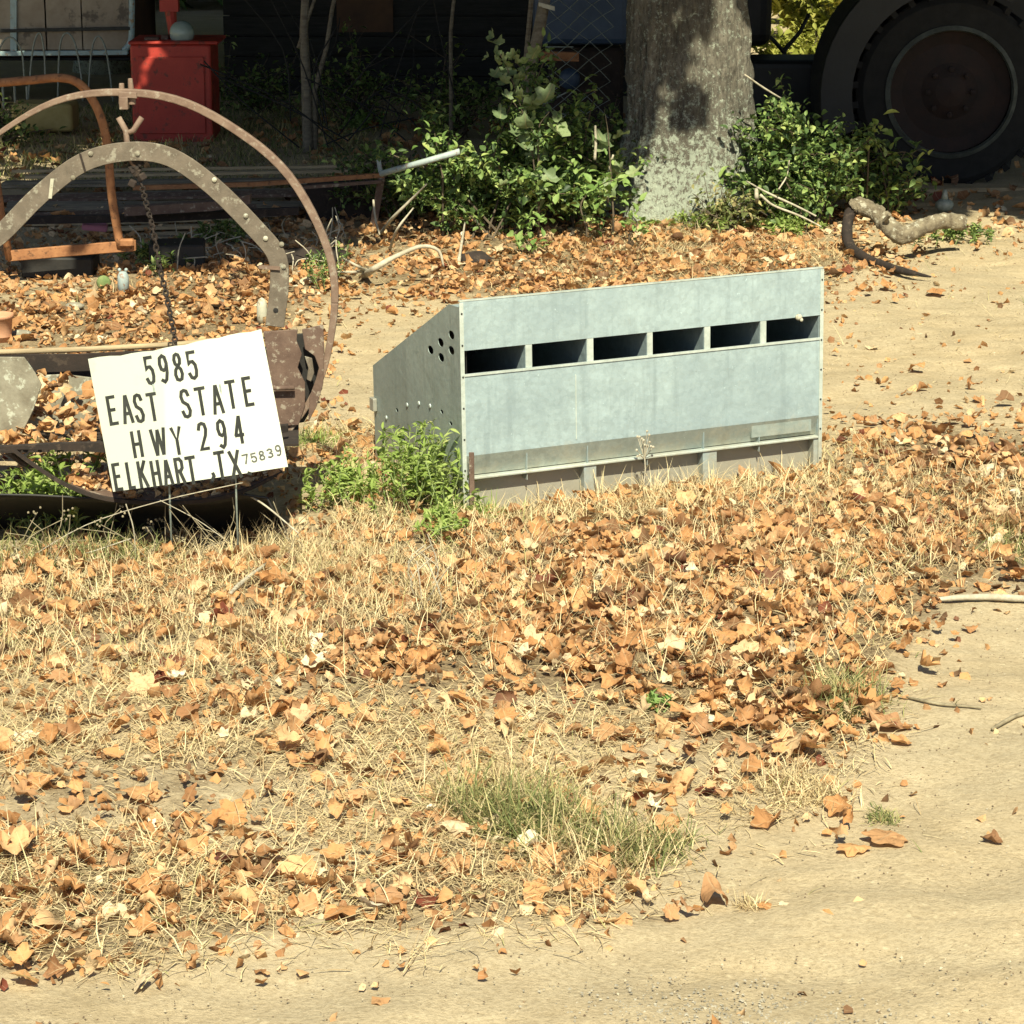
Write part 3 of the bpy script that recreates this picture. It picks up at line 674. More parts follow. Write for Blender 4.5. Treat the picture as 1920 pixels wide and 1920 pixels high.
GL = {
 '5': [[(.95, 0), (.12, 0), (.08, .44), (.3, .36), (.62, .36), (.9, .5), (.95, .72), (.85, .92), (.55, 1), (.25, .96), (.05, .8)]],
 '9': [[(.93, .35), (.8, .5), (.5, .56), (.2, .5), (.06, .3), (.16, .08), (.5, 0), (.82, .07), (.95, .3), (.9, .65), (.7, .92), (.45, 1), (.12, .92)]],
 '8': [[(.5, .46), (.2, .36), (.12, .2), (.25, .04), (.5, 0), (.75, .04), (.88, .2), (.8, .36), (.5, .46), (.15, .6), (.05, .78), (.2, .96), (.5, 1), (.8, .96), (.95, .78), (.85, .6), (.5, .46)]],
 'E': [[(.95, 0), (.08, 0), (.08, 1), (.97, 1)], [(.08, .48), (.82, .48)]],
 'A': [[(0, 1), (.46, 0)], [(.54, 0), (1, 1)], [(.2, .66), (.8, .66)]],
 'S': [[(.95, .2), (.8, .04), (.5, 0), (.2, .04), (.06, .22), (.2, .42), (.75, .56), (.95, .78), (.8, .96), (.5, 1), (.2, .96), (.03, .78)]],
 'T': [[(0, 0), (1, 0)], [(.5, 0), (.5, 1)]],
 'H': [[(.05, 0), (.05, 1)], [(.95, 0), (.95, 1)], [(.05, .5), (.95, .5)]],
 'W': [[(0, 0), (.24, 1)], [(.27, 1), (.49, .05)], [(.51, .05), (.73, 1)], [(.76, 1), (1, 0)]],
 'Y': [[(0, 0), (.5, .5), (1, 0)], [(.5, .5), (.5, 1)]],
 '2': [[(.05, .22), (.2, .04), (.5, 0), (.82, .05), (.94, .25), (.8, .48), (.06, 1), (.97, 1)]],
 '4': [[(.72, 1), (.72, 0)], [(.68, 0), (.03, .68)], [(.0, .7), (1, .7)]],
 'L': [[(.08, 0), (.08, 1), (.95, 1)]],
 'K': [[(.06, 0), (.06, 1)], [(.95, 0), (.06, .6)], [(.35, .42), (1, 1)]],
 'R': [[(.06, 1), (.06, 0), (.65, 0), (.93, .12), (.93, .38), (.65, .5), (.06, .5)], [(.5, .5), (.98, 1)]],
 'X': [[(0, 0), (1, 1)], [(1, 0), (0, 1)]],
 ',': [[(.6, .86), (.7, .97), (.4, 1.1)]], '.': [[(.3, .92), (.7, .97)]],
 '7': [[(0, 0), (.95, 0)], [(.93, 0), (.35, 1)]],
 '3': [[(.05, .1), (.45, 0), (.85, .1), (.88, .35), (.4, .47), (.9, .62), (.9, .88), (.45, 1), (.05, .9)]],
}
def lettering(chars, m_, off=.0012, lw=6.2, label=None):
    for ch, zx, zy, wd, ht, rot in chars:
        mb = MB()
        cx, cy = zx/2.909, zy/2.909+480; c_, s_ = math.cos(rot), math.sin(rot)
        def P(q):
            x = (q[0]-.5)*(wd-lw*.8); y = (q[1]-.5)*(ht-lw*.8)
            return cx+x*c_-y*s_, cy+x*s_+y*c_
        for st in GL[ch]:
            pts = [P(q) for q in st]; n = len(pts); L_ = []; Rr = []
            for i in range(n):
                a = pts[max(i-1, 0)]; b = pts[min(i+1, n-1)]; p = pts[i]
                if 0 < i < n-1:
                    d1 = Vector((p[0]-a[0], p[1]-a[1])).normalized(); d2 = Vector((b[0]-p[0], b[1]-p[1])).normalized()
                    t = (d1+d2); t = t.normalized() if t.length > .2 else d1; nrm = Vector((-t.y, t.x)); k = min(1/max(.5, nrm.dot(Vector((-d1.y, d1.x)))), 1.5)
                else:
                    t = Vector((b[0]-a[0], b[1]-a[1])).normalized(); nrm = Vector((-t.y, t.x)); k = 1
                    e = -1 if i == 0 else 1; p = (p[0]+t.x*e*lw*.3, p[1]+t.y*e*lw*.3)
                L_.append((p[0]+nrm.x*k*lw/2, p[1]+nrm.y*k*lw/2)); Rr.append((p[0]-nrm.x*k*lw/2, p[1]-nrm.y*k*lw/2))
            vs = [sp(*q, off) for q in L_]+[sp(*q, off) for q in Rr]+[sp(*q, off-.0009) for q in L_]+[sp(*q, off-.0009) for q in Rr]
            fs = []
            for i in range(n-1):
                fs += [(i, i+1, n+i+1, n+i), (2*n+i, 3*n+i, 3*n+i+1, 2*n+i+1), (i, 2*n+i, 2*n+i+1, i+1), (n+i, n+i+1, 3*n+i+1, 3*n+i)]
            mb.add(vs, fs); off += .00006
        o = mb.build('letter', m_, sg)
        if label: o['label'] = label
r9 = R(-9.5)
lettering([('5', 815, 625, 19, 54, r9), ('9', 892, 615, 19, 54, r9), ('8', 970, 606, 19, 54, r9), ('5', 1047, 596, 20, 54, r9)], M_letter)
lettering([('E', 612, 842, 19, 55, r9), ('A', 692, 836, 20, 55, r9), ('S', 757, 830, 19, 55, r9), ('T', 833, 824, 21, 54, r9),
           ('S', 1012, 805, 20, 55, r9), ('T', 1097, 793, 22, 54, r9), ('A', 1184, 782, 21, 56, r9), ('T', 1262, 756, 21, 54, r9), ('E', 1352, 738, 19, 55, r9)], M_letter)
lettering([('H', 747, 1026, 20, 52, r9), ('W', 866, 1013, 29, 52, r9), ('Y', 966, 1008, 20, 54, r9), ('2', 1108, 982, 20, 53, r9), ('9', 1210, 970, 19, 55, r9), ('4', 1302, 948, 19, 54, r9)], M_letter)
lettering([('E', 640, 1205, 17, 52, r9), ('L', 712, 1196, 15, 52, r9), ('K', 778, 1190, 18, 52, r9), ('H', 850, 1185, 18, 50, r9), ('A', 914, 1182, 18, 50, r9), ('R', 980, 1172, 18, 50, r9),
           ('T', 1045, 1170, 21, 54, r9), (',', 1150, 1140, 18, 50, r9), ('T', 1203, 1142, 22, 54, r9), ('X', 1283, 1136, 21, 54, r9), ('.', 1352, 1128, 16, 50, r9)], M_letter)
lettering([('7', 1340, 1108, 13, 19, R(-14)), ('5', 1384, 1100, 12, 18, R(-14)), ('8', 1428, 1088, 12, 18, R(-14)), ('3', 1473, 1075, 12, 18, R(-14)), ('9', 1518, 1060, 12, 21, R(-14))], M_letter2, lw=3.0, label='small grey postcode digits')

# ------------------------------------------------------------ rusty scraper with ring
YR = 10.95; c0 = at(240, 560, YR)
scp = thing('earth_scraper', (c0.x, YR, 0), 'rusty old horse drawn dirt scraper with big ring, strap bail and chain, full of leaves', 'scraper')
m = MB(); n = 96; pts = []; wv = []; tv = []
yaw = R(-12)
for i in range(n+1):
    a = 2*math.pi*i/n; e = Vector((math.cos(a)*.886*math.cos(yaw), math.cos(a)*.886*math.sin(yaw)*.5, math.sin(a)*.853))
    jit = .004*math.sin(a*5)+.003*math.sin(a*11); d_ = e.normalized()
    wr = .020+.014*max(0, math.cos(a-.7)); wr = max(.018, wr)
    pts.append(c0+e+d_*jit); wv.append(d_*wr); tv.append(Vector((0, .030, 0)))
m.strip(pts, wv, tv); m.build('ring', M_rustring, scp, bevel=.004, seg=2)
YB = 10.90
bp_ = [(-60, 480), (0, 440), (75, 365), (155, 305), (240, 284), (320, 295), (400, 350), (480, 430), (518, 478), (524, 530), (515, 612)]
bp = smoothpts([at(x, y, YB) for x, y in bp_], 5); m = MB(); wv = []
for i in range(len(bp)):
    t = (bp[min(i+1, len(bp)-1)]-bp[max(i-1, 0)]).normalized(); wv.append(Vector((-t.z, 0, t.x))*.078)
m.strip(bp, wv, (0, .012, 0)); m.build('bail_strap', M_rustgrey, scp, bevel=.002)
for x, y in ((170, 288), (258, 288), (137, 333), (402, 337), (461, 405), (498, 447), (528, 458), (532, 500)):
    p = at(x, y, YB-.008); m = MB(); m.lathe(p, [(.011, 0), (.010, .004), (.004, .007), (0, .0075)], 10, Matrix.Rotation(R(90), 3, 'X')); m.build('bolt', M_jug if (x+y) % 2 else M_lichen, scp)
m = MB(); p = at(155, 305, YB-.009); m.strip([at(150, 288, YB-.009), at(160, 322, YB-.009)], (.008, 0, 0), (0, .006, 0)); m.build('strap_joint', M_rustdark, scp)
m = MB(); m.strip([at(98, 335, YB-.009), at(94, 372, YB-.009)], (.014, 0, 0), (0, .004, 0)); m.build('paint_mark', M_jug, scp, )
m = MB(); p = at(517, 582, YB-.007); m.lathe(p, [(.011, 0), (.011, .001), (0, .0015)], 10, Matrix.Rotation(R(90), 3, 'X')); m.build('bolt_hole', M_dark, scp)
m = MB(); p = at(500, 500, YB-.01); m.strip([at(485, 500, YB-.01), at(525, 503, YB-.01)], (0, 0, .014), (0, .014, 0)); m.build('pin', M_rustring, scp)
# clamp at the top of the ring
m = MB(); m.tube([at(228, 156, YR), at(229, 196, YR)], [.011, .015], 8); m.tube([at(244, 147, YR), at(248, 196, YR)], [.010, .016], 8)
m.strip([at(224, 176, YR), at(258, 178, YR)], (0, 0, .024), (0, .06, 0)); m.box(at(233, 193, YR-.01), (.035, .05, .05)); m.build('clamp', M_rustring, scp, bevel=.002)
m = MB(); m.tube([at(222, 220, YR-.02), at(236, 245, YR-.02), at(240, 290, YR-.03), at(252, 312, YR-.03)], [.012, .013, .011, .009], 8); m.tube([at(266, 220, YR-.02), at(250, 245, YR-.02), at(237, 250, YR-.02)], [.012, .012, .01], 8); m.build('hook', M_rustring, scp, smooth=True)
m = MB()
for _ in range(10): m.box(at(258+random.uniform(-10, 10), 322+random.uniform(-22, 24), YR-.02), (.03, .03, .035), Euler((random.random()*3, random.random()*3, 0)).to_matrix())
m.build('shackle', M_rustdark, scp, bevel=.004)
cp = smoothpts([at(x, y, yy) for x, y, yy in ((265, 345, YR-.02), (275, 385, YR), (287, 430, YR), (297, 490, YR+.02), (310, 545, YR), (321, 600, YR-.1), (330, 648, YR-.15))], 6)
for i in range(0, len(cp)-1):
    a, b = cp[i], cp[i+1]; c = (a+b)/2; d_ = (b-a).normalized(); q = d_.to_track_quat('Z', 'Y').to_matrix() @ Matrix.Rotation((i % 2)*math.pi/2+.6, 3, 'Z')
    m = MB(); L_ = (b-a).length*.68; lp = [c+q @ Vector((.010*math.cos(t), 0, L_*math.sin(t))) for t in np.linspace(0, 2*math.pi, 9)]
    m.tube(lp, .0045, 5, caps=False); m.build('chain_link', M_rustdark, scp)
# bowl: back sheet, dark recess, left cheek, right cheek pieces, floor, front bar, lip and the dark sheet for the shadow below
def sheet(name, polypx, Y, m_, tv=(0, .012, 0), par=scp, bev=.002):
    m = MB(); poly = [at(x, y, Y if not callable(Y) else Y(x, y)) for x, y in polypx]; m.prism(poly, tv); return m.build(name, m_, par, bevel=bev)
sheet('back_sheet', [(-200, 708), (60, 705), (120, 702), (200, 712), (540, 690), (560, 800), (-200, 800)], 11.2, M_lichen)
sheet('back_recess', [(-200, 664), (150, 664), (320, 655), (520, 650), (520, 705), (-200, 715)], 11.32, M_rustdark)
m = MB(); m.tube([at(-200, 664, 11.2), at(0, 660, 11.2), at(160, 655, 11.2), at(340, 645, 11.25), at(500, 628, 11.25)], .013, 6); m.build('rim_rod', M_woodlight, scp, smooth=True)
sheet('left_cheek', [(-200, 668), (45, 670), (66, 700), (78, 722), (62, 770), (40, 815), (22, 838), (-200, 870)], 10.55, M_lichen)
sheet('right_cheek', [(494, 622), (558, 618), (556, 640), (566, 664), (558, 690), (572, 718), (572, 760), (560, 797), (520, 800)], 10.85, M_rust)
sheet('cheek_flange', [(566, 618), (606, 609), (608, 660), (606, 720), (594, 762), (578, 792), (580, 745), (592, 712), (598, 690), (590, 668), (572, 655)], 10.84, M_rust)
sheet('crack_shade_sheet', [(500, 632), (604, 622), (604, 730), (570, 792), (520, 798)], 10.93, M_dark)  # dark sheet added behind the crack to paint its shade
sheet('latch', [(571, 668), (585, 672), (589, 700), (583, 716), (575, 712), (578, 690)], 10.82, M_rustgrey, (0, .01, 0))
m = MB(); m.tube([at(505, 728, 10.82), at(552, 727, 10.82)], .010, 8); m.build('hinge_pin', M_rust, scp, smooth=True)
fl = [at(-200, 800, 11.15), at(560, 790, 11.15), at(560, 832, 10.45), at(-200, 850, 10.45)]
m = MB(); m.prism(fl, (0, 0, -.01)); m.build('floor_sheet', M_rustdark, scp)
m = MB(); bb = [at(-200, 836, 10.14), at(20, 838, 10.14), at(110, 836, 10.16), at(200, 838, 10.18), at(400, 822, 10.3), at(540, 802, 10.6)]
m.strip(bb, [Vector((0, 0, .008)), Vector((0, 0, .012)), Vector((0, 0, .026)), Vector((0, 0, .04)), Vector((0, 0, .04)), Vector((0, 0, .03))], (0, .03, 0)); m.build('front_bar', M_rustdark, scp)
lipc = smoothpts([(20, 840, 0), (75, 880, 0), (130, 912, 0), (200, 935, 0), (300, 942, 0), (400, 936, 0), (470, 915, 0), (530, 885, 0)], 4)
def lipY(px): return 10.12+.35*max(0, (px-430)/170)**1.5
lp = [at(v.x, v.y, lipY(v.x)) for v in lipc]
m = MB(); m.strip(lp, (0, 0, .014), (0, .02, 0)); m.build('cutting_lip', M_rustdark, scp)
m = MB(); rowsU = []
ext = [at(x, y, 10.14) for x, y in ((-260, 925), (-60, 928), (60, 930), (180, 936), (250, 944), (300, 946), (400, 940), (450, 928), (500, 935), (515, 970))]
prof = [(0, 1), (.12, .8), (.24, .52), (.33, .22), (.38, -.15)]
vs = []
for p in ext:
    for dy, k in prof: vs.append(Vector((p.x, p.y+dy, max(p.z*k, -.03))))
nU = len(prof); fs = [(i*nU+j, (i+1)*nU+j, (i+1)*nU+j+1, i*nU+j+1) for i in range(len(ext)-1) for j in range(nU-1)]
m.add(vs, fs); o = m.build('bowl_shadow_sheet', M_dark, scp, smooth=True); md = o.modifiers.new('s', 'SOLIDIFY'); md.thickness = .008  # near-black sheet stands in for the shadow under the scraper
lp2 = lp[8:]; m = MB(); vs = []
for p in lp2: vs += [p+Vector((0, .012, .0)), Vector((p.x, p.y+.30, p.z*.6+.10))]
m.add(vs, [(2*i, 2*i+2, 2*i+3, 2*i+1) for i in range(len(lp2)-1)]); o = m.build('lower_pan', M_rust, scp); md = o.modifiers.new('s', 'SOLIDIFY'); md.thickness = .006
# leaves lying in the bowl
n = 520; Xb = rng.uniform(-2.35, -1.0, n); Yb = rng.uniform(10.42, 11.1, n); hb_ = .40+.14*np.clip((Yb-10.45)/.6, 0, 1)*np.exp(-((Xb+1.95)/.35)**2)
o = scatter_leaves('leaf_litter', Xb, Yb, hb_-.03+rng.uniform(-.02, .01, n), LVc, .03, .065, .6, np.clip(rng.beta(3, 2, n), 0, 1), M_litter)
tag(o, 'heap of orange brown leaves lying in the rusty scraper bowl', 'leaf litter', kind='stuff')
n = 260; t_ = rng.uniform(0, 1, n); ii = (t_*(len(lp2)-1)).astype(int); base = np.array([list(lp2[i]) for i in ii]); uu = rng.uniform(.02, .28, n)
zz_ = base[:, 2]*(1-uu/.3*.4)+uu/.3*.10
o = scatter_leaves('leaf_litter', base[:, 0]+rng.normal(0, .02, n), base[:, 1]+uu, zz_, LVc, .02, .05, .6, np.clip(rng.beta(3, 2, n), 0, 1), M_litter, lift=.0)
tag(o, 'leaves caught on the curved lower lip of the scraper', 'leaf litter', kind='stuff')
# ------------------------------------------------------------ weeds, tufts, stalks
def tuft(pts, n, spread, lmin, lmax, m_, label, name='grass_tuft', w=(.002, .005), group=None, cat='grass tuft'):
    c = gp(*pts[0]); k = len(pts); X = []; Y = []
    for p in pts:
        q = gp(*p); X.append(rng.normal(q.x, spread, n//k)); Y.append(rng.normal(q.y, spread*1.3, n//k))
    X = np.concatenate(X); Y = np.concatenate(Y); Z = hg(X, Y); n = len(X)
    root = thing(name, c, label, cat, group)
    o = blades('blades', X, Y, Z, rng.uniform(lmin, lmax, n), np.clip(rng.normal(.5, .3, n), .02, .98), rng.uniform(*w, n), np.clip(rng.beta(1.6, 2, n), 0, 1), m_, root); o['kind'] = 'stuff'
    return root
n = 700; gc = gp(1380, 1905); Xk = rng.normal(gc.x, .22, n); Yk = rng.normal(gc.y, .09, n); sk = rng.uniform(.002, .006, n)
T = rotmats(rng.uniform(0, 6.28, n), rng.normal(0, .3, n), rng.normal(0, .3, n), sk); T[:, 0, 3] = Xk; T[:, 1, 3] = Yk; T[:, 2, 3] = hg(Xk, Yk)+.002
M_gravel = generic('grey_gravel', (.20, .18, .14), (.40, .36, .28), 60, .9)
o = merge('gravel', [tet], T, np.zeros(n, int), sk, M_gravel); tag(o, 'patch of grey gravel at the bottom of the drive', 'gravel', kind='stuff')
tuft([(930, 1540), (985, 1575), (1060, 1560), (1150, 1600), (880, 1520), (990, 1530)], 1900, .045, .04, .22, M_grass, 'biggest green and straw grass tuft, nearest the drive with a cupped leaf in it')
tuft([(860, 1520), (940, 1500), (1010, 1500), (1100, 1560), (1190, 1620), (1080, 1640)], 1100, .08, .06, .22, M_straw, 'loose pale dead grass growing through the biggest green tuft')
tuft([(1180, 1610), (1240, 1590)], 500, .05, .05, .13, M_grass, 'low olive grass tuft just right of the biggest tuft')
tuft([(1560, 1330), (1600, 1310)], 650, .055, .06, .15, M_grass, 'green grass tuft at the sandy edge below the right end of nest box')
tuft([(1480, 1480), (1530, 1495)], 420, .05, .04, .11, M_straw, 'dry yellow grass tuft on the sand right of centre')
tuft([(1895, 1040), (1870, 1010)], 380, .05, .06, .14, M_grass, 'green tuft among leaves at right edge of the picture')
tuft([(1650, 1530), (1660, 1540)], 160, .02, .02, .05, M_grass, 'tiny green sprig on bare sand near the two orange leaves')
tuft([(1400, 1700), (1410, 1705)], 140, .015, .02, .06, M_straw, 'tiny sprig of grass beside the curled leaf on the drive')
tuft([(1700, 830), (860, 960), (905, 970)][1:], 420, .05, .05, .14, M_weed, 'green grass at foot of the left front corner of nest box')
tuft([(40, 1040), (120, 1050), (200, 1050), (280, 1050)], 900, .09, .06, .17, M_grass, 'grey green weedy grass below the scraper and sign')
tuft([(560, 1050), (620, 1080), (520, 1040)], 700, .09, .08, .2, M_straw, 'tall pale dead grass clump right of the sign legs')
tuft([(800, 1140), (820, 1100)], 220, .04, .1, .24, M_straw, 'thin tall straw stems below the corner of nest box')
tuft([(1180, 960), (1250, 955), (1330, 930)], 700, .08, .07, .19, M_straw, 'dead grass against the front of nest box')
tuft([(1420, 920), (1500, 900), (1560, 890)], 500, .08, .05, .14, M_straw, 'dead grass at right front corner of nest box')
tuft([(940, 985), (1010, 980), (1090, 970)], 500, .07, .05, .15, M_straw, 'dead grass along the left half of nest box')
tuft([(620, 700), (590, 830)][1:], 260, .06, .06, .13, M_weed, 'green grass beside the scraper ring foot')
tuft([(30, 1130), (560, 1200), (300, 1180)], 600, .1, .05, .13, M_straw, 'dead grass in the leaves below the sign')

def weed(cx_, cy_, wid, hh, nst, m_, label, name='weed_clump', leaf=(.025, .05), depth=.12, cat='weed', stemm=None, group=None):
    c = gp(cx_, cy_); root = thing(name, c, label, cat, group); sm = MB(); T = []; 
    P = []
    for i in range(nst):
        bx_ = c.x+random.gauss(0, wid*.45); by_ = c.y+random.gauss(0, depth); b0 = Vector((bx_, by_, hgt(bx_, by_)))
        h = hh*random.uniform(.45, 1.05)*math.exp(-((bx_-c.x)/wid)**2*.6); tip = b0+Vector((random.gauss(0, .25)*h, random.gauss(0, .25)*h, h))
        mid = (b0+tip)/2+Vector((random.gauss(0, .03), random.gauss(0, .03), .02))
        pts = smoothpts([b0, mid, tip], 4); sm.tube(pts, [.0025]*len(pts), 4, caps=False)
        for p in pts[2:]:
            for _ in range(random.randint(2, 4)): P.append((p, random.uniform(0, 6.28)))
    n = len(P); T = rotmats(np.array([a for _, a in P]), rng.normal(.5, .5, n), rng.normal(0, .4, n), rng.uniform(*leaf, n))
    for i, (p, _) in enumerate(P): T[i, :3, 3] = p
    sm.build('stems', stemm or M_weedstem, root)['kind'] = 'stuff'
    o = merge('foliage', NV, T, rng.integers(0, 4, n), rng.beta(2, 2, n), m_, root); o['kind'] = 'stuff'
    return root
M_weedstem = generic('weed_stem', (.10, .16, .05), (.22, .26, .1), 20, .8)
weed(775, 955, .20, .36, 58, M_weed, 'bright green leafy weeds growing against left end of nest box', leaf=(.025, .055))
weed(650, 945, .17, .20, 38, M_weed, 'lower bright green weeds between sign and nest box', leaf=(.022, .045))
weed(840, 1000, .09, .12, 26, M_weed, 'small green weed in front of the weeds at nest box corner', leaf=(.02, .04))
weed(90, 1000, .30, .36, 60, M_weed, 'bright green weeds seen through the gap under the scraper front bar', leaf=(.03, .06), depth=.02)
weed(1240, 1335, .02, .05, 3, M_young, 'single small green seedling leaf on the bare patch', leaf=(.03, .045), depth=.01)
weed(610, 540, .08, .30, 10, M_bush, 'thin dark weed stalk behind the scraper ring', leaf=(.03, .05))
weed(300, 500, .25, .16, 26, M_bush, 'dark weeds under the rusty orange pipe frame', leaf=(.03, .06))
weed(420, 455, .25, .15, 20, M_lichweed if False else M_bush, 'straggly dark weeds behind the bail strap', leaf=(.03, .06))
weed(1790, 455, .3, .13, 24, M_bush, 'dark low weeds behind the crooked log', leaf=(.03, .06))
weed(1320, 430, .4, .10, 40, M_weed, 'low yellow green weeds at the foot of the big trunk', leaf=(.03, .055), depth=.2)
weed(1480, 440, .25, .12, 30, M_weed, 'low green weeds right of the big trunk base', leaf=(.03, .06), depth=.2)
weed(680, 250, .22, .16, 14, M_young, 'pale green sprig in the shade left of the dark bush', leaf=(.05, .08), depth=.1)

# dry stalk against the front of the box
p = gp(1205, 935); m = MB(); root = thing('dry_seed_stalk', p, 'thin dry seed stalk standing in front of nest box', 'plant')
m.tube([p, at(1210, 880, p.y), at(1207, 825, p.y)], .003, 5)
for i in range(16): q = at(1207+random.gauss(0, 14), 835+random.gauss(0, 14), p.y+random.gauss(0, .02)); m.tube([at(1208, 860, p.y), q], .0016, 4); m.sphere(q, .006, 5, 4)
m.build('stalk', M_straw2 if False else M_twig, root)
p = gp(800, 1110); m = MB()
for i in range(9):
    a = gp(800+random.uniform(-30, 30), 1110+random.uniform(-30, 60)); m.tube(smoothpts([a, a+Vector((random.gauss(0, .03), 0, .1)), a+Vector((random.gauss(.02, .05), random.gauss(0, .03), random.uniform(.15, .28)))], 3), .0022, 4)
o = m.build('dry_stalks', M_twig); o['kind'] = 'stuff'; tag(o, 'bunch of thin upright dead stems among leaves below nest box', 'dead stems')
for pts_, r_, lab in (
    ([(455, 905), (300, 940), (160, 985), (40, 1055)], .0018, 'long thin dead stem slanting under the left of the sign'),
    ([(300, 938), (370, 975), (420, 1010)], .0018, 'thin dead stem slanting right under the sign'),
    ([(236, 945), (250, 990), (255, 1050)], .0024, 'upright dead stem left of the sign wires'),
    ([(60, 1050), (150, 1040), (245, 1010)], .0024, 'pale dead stem lying under the scraper bowl')):
    m = MB(); yy = 10.02; m.tube(smoothpts([at(x, y, yy) for x, y in pts_], 4), r_, 5); tag(m.build('dry_stalk', M_twig), lab, 'dead stem')

m = MB()
for i in range(46):
    a = gp(random.uniform(-10, 560), random.uniform(1030, 1070)); ln = random.uniform(.08, .30); an = random.gauss(0, .9)
    t_ = a+Vector((math.sin(an)*ln, random.gauss(0, .03), math.cos(an)*ln)); q_ = (a+t_)/2+Vector((random.gauss(0, .03), 0, .02))
    m.tube(smoothpts([a, q_, t_], 3), .0016, 4, caps=False)
    if i % 3 == 0:
        for k in range(5): m.sphere(t_+Vector([random.gauss(0, .014) for _ in range(3)]), .005, 5, 3)
o = m.build('dry_stalks', M_stem2); o['kind'] = 'stuff'; tag(o, 'tangle of thin brown dead stems below the scraper and sign', 'dead stems')
for pts_, lab in (([(30, 1160), (90, 1120), (180, 1075), (280, 1030)], 'long curled strip of orange leaf fronds left'),): pass

# ------------------------------------------------------------ individual fallen leaves on the bare sand
def one_leaf(px, py, size, yaw_, rnd_, curl, label, seed, tx=.1, ty=.1, grp='single fallen leaves on the bare sand'):
    V, Fc, uv = maple(28, seed, curl); T = rotmats(np.array([yaw_]), np.array([tx]), np.array([ty]), np.array([size]))[0]
    P = V @ T[:3, :3].T; P[:, 2] -= P[:, 2].min()
    c = gp(px, py); A = np.concatenate([uv, np.full((len(V), 1), rnd_)], 1)
    o = rawmesh('fallen_leaf', P, Fc, A, M_litter); o.location = c+Vector((0, 0, .003)); md = o.modifiers.new('s', 'SUBSURF'); md.levels = 1; md.render_levels = 1
    return tag(o, label, 'leaf', grp)
LL = [
 (1340, 1700, .085, .3, .62, 1.2, 'large curled orange leaf on the drive edge, the nearest single leaf'),
 (1435, 1705, .032, 1.3, .40, .5, 'small brown leaf just right of the large curled orange leaf'),
 (1440, 1548, .075, 2.2, .33, 1.5, 'brown leaf with upturned points left of the two orange leaves'),
 (1575, 1528, .065, 1.1, .37, 1.2, 'brown cupped leaf above the two orange leaves'),
 (1600, 1600, .066, .6, .50, .8, 'brown leaf overlapped by a brighter orange leaf on the sand'),
 (1662, 1578, .086, 2.5, .60, .5, 'bright orange leaf lying over a brown one on the sand'),
 (1672, 1368, .095, .9, .64, .7, 'orange leaf beside the green tuft at the sandy edge'),
 (1230, 1485, .085, 2.9, .58, .8, 'orange leaf with dark underside on the bare patch left of a red leaf'),
 (1332, 1488, .062, .2, .06, .3, 'dull red leaf lying flat on bare sand'),
 (1862, 1580, .045, 1.8, .18, 1.3, 'dark crumpled leaf on sand at far right'),
 (1818, 1185, .040, .7, .30, .9, 'small brown leaf alone on sand under the pale stick'),
 (1325, 1352, .05, .5, .985, .5, 'cream white leaf on the edge of the bare patch'),
 (1690, 835, .062, 1.6, .99, .9, 'cream crumpled leaf right of nest box'),
 (1635, 655, .05, .1, .88, .9, 'pale leaf with dark shadow on sand right of nest box top'),
 (1755, 555, .085, 2.2, .32, 1.3, 'brown curled leaf on sand under the crooked log'),
 (1720, 700, .075, 1.2, .45, 1.1, 'brown leaf cluster leaf in the middle of the sand right of nest box'),
 (1835, 755, .055, .4, .33, 1.0, 'small rust brown leaf on sand at right, above the leaf bank'),
 (1865, 780, .04, 1.4, .45, .9, 'tiny brown leaf just below another at right of the sand'),
 (1690, 1545-150, .05, 2.0, .45, .8, 'brown leaf below the orange leaf at the sandy edge'),
 (1000, 1600, .075, 2.0, .98, 1.6, 'large cream and red cupped leaf standing in the biggest grass tuft'),
 (1475, 1195, .065, .9, .985, .6, 'cream leaf with points among brown leaves right of centre'),
 (1690, 1055, .075, 2.7, .98, .9, 'pale cream leaf in the leaf bank at right'),
 (1385, 1240, .045, 1.0, .97, .8, 'small cream leaf in the thick leaves right of centre'),
 (155, 1628, .05, .3, .02, .8, 'dark red leaf at lower left among straw'),
 (800, 1700, .055, .9, .05, .9, 'dark red leaf at the litter edge near the drive'),
 (75, 1475, .09, 2.6, .47, .6, 'broad brown leaf at far left on straw'),
 (265, 1500, .085, .6, .57, .7, 'broad orange leaf left, pointing up on the straw'),
 (50, 1390, .06, 1.0, .975, .6, 'cream leaf at far left on straw'),
 (855, 1570, .07, 2.2, .90, 1.6, 'yellow curled leaf left of the biggest grass tuft'),
 (525, 1405, .095, .3, .55, .5, 'flat dull orange leaf on straw left of centre'),
 (1080, 1065, .06, 1.0, .97, .8, 'cream leaf in the leaf bank before nest box'),
 (1090, 1600, .05, 1.0, .08, 1.3, 'dark red brown leaf in the lower right of the biggest grass tuft'),
 (960, 1640, .06, 2.4, .45, 1.2, 'brown leaf leaning on the near side of the biggest grass tuft'),
 (850, 1640, .075, .8, .6, .9, 'broad orange leaf at the near left of the biggest grass tuft'),
 (750, 1620, .07, 2.8, .3, 1.2, 'dark brown curled leaf left of the biggest grass tuft'),
 (1120, 1650, .05, 3.0, .07, 1.1, 'red brown crumpled leaf at the near right of the biggest grass tuft'),
 (450, 1700, .085, 1.9, .60, .6, 'broad orange leaf at the lower left edge of litter'),
]
for i, (x, y, s, ya, rr, cu, lab) in enumerate(LL): one_leaf(x, y, s, ya, rr, cu, lab, 200+i, random.uniform(-.15, .25), random.uniform(-.15, .15))
o = one_leaf(1468, 1698, .02, 0, .93, .1, 'slim pale leaf chip on the drive right of the curled orange leaf', 400)

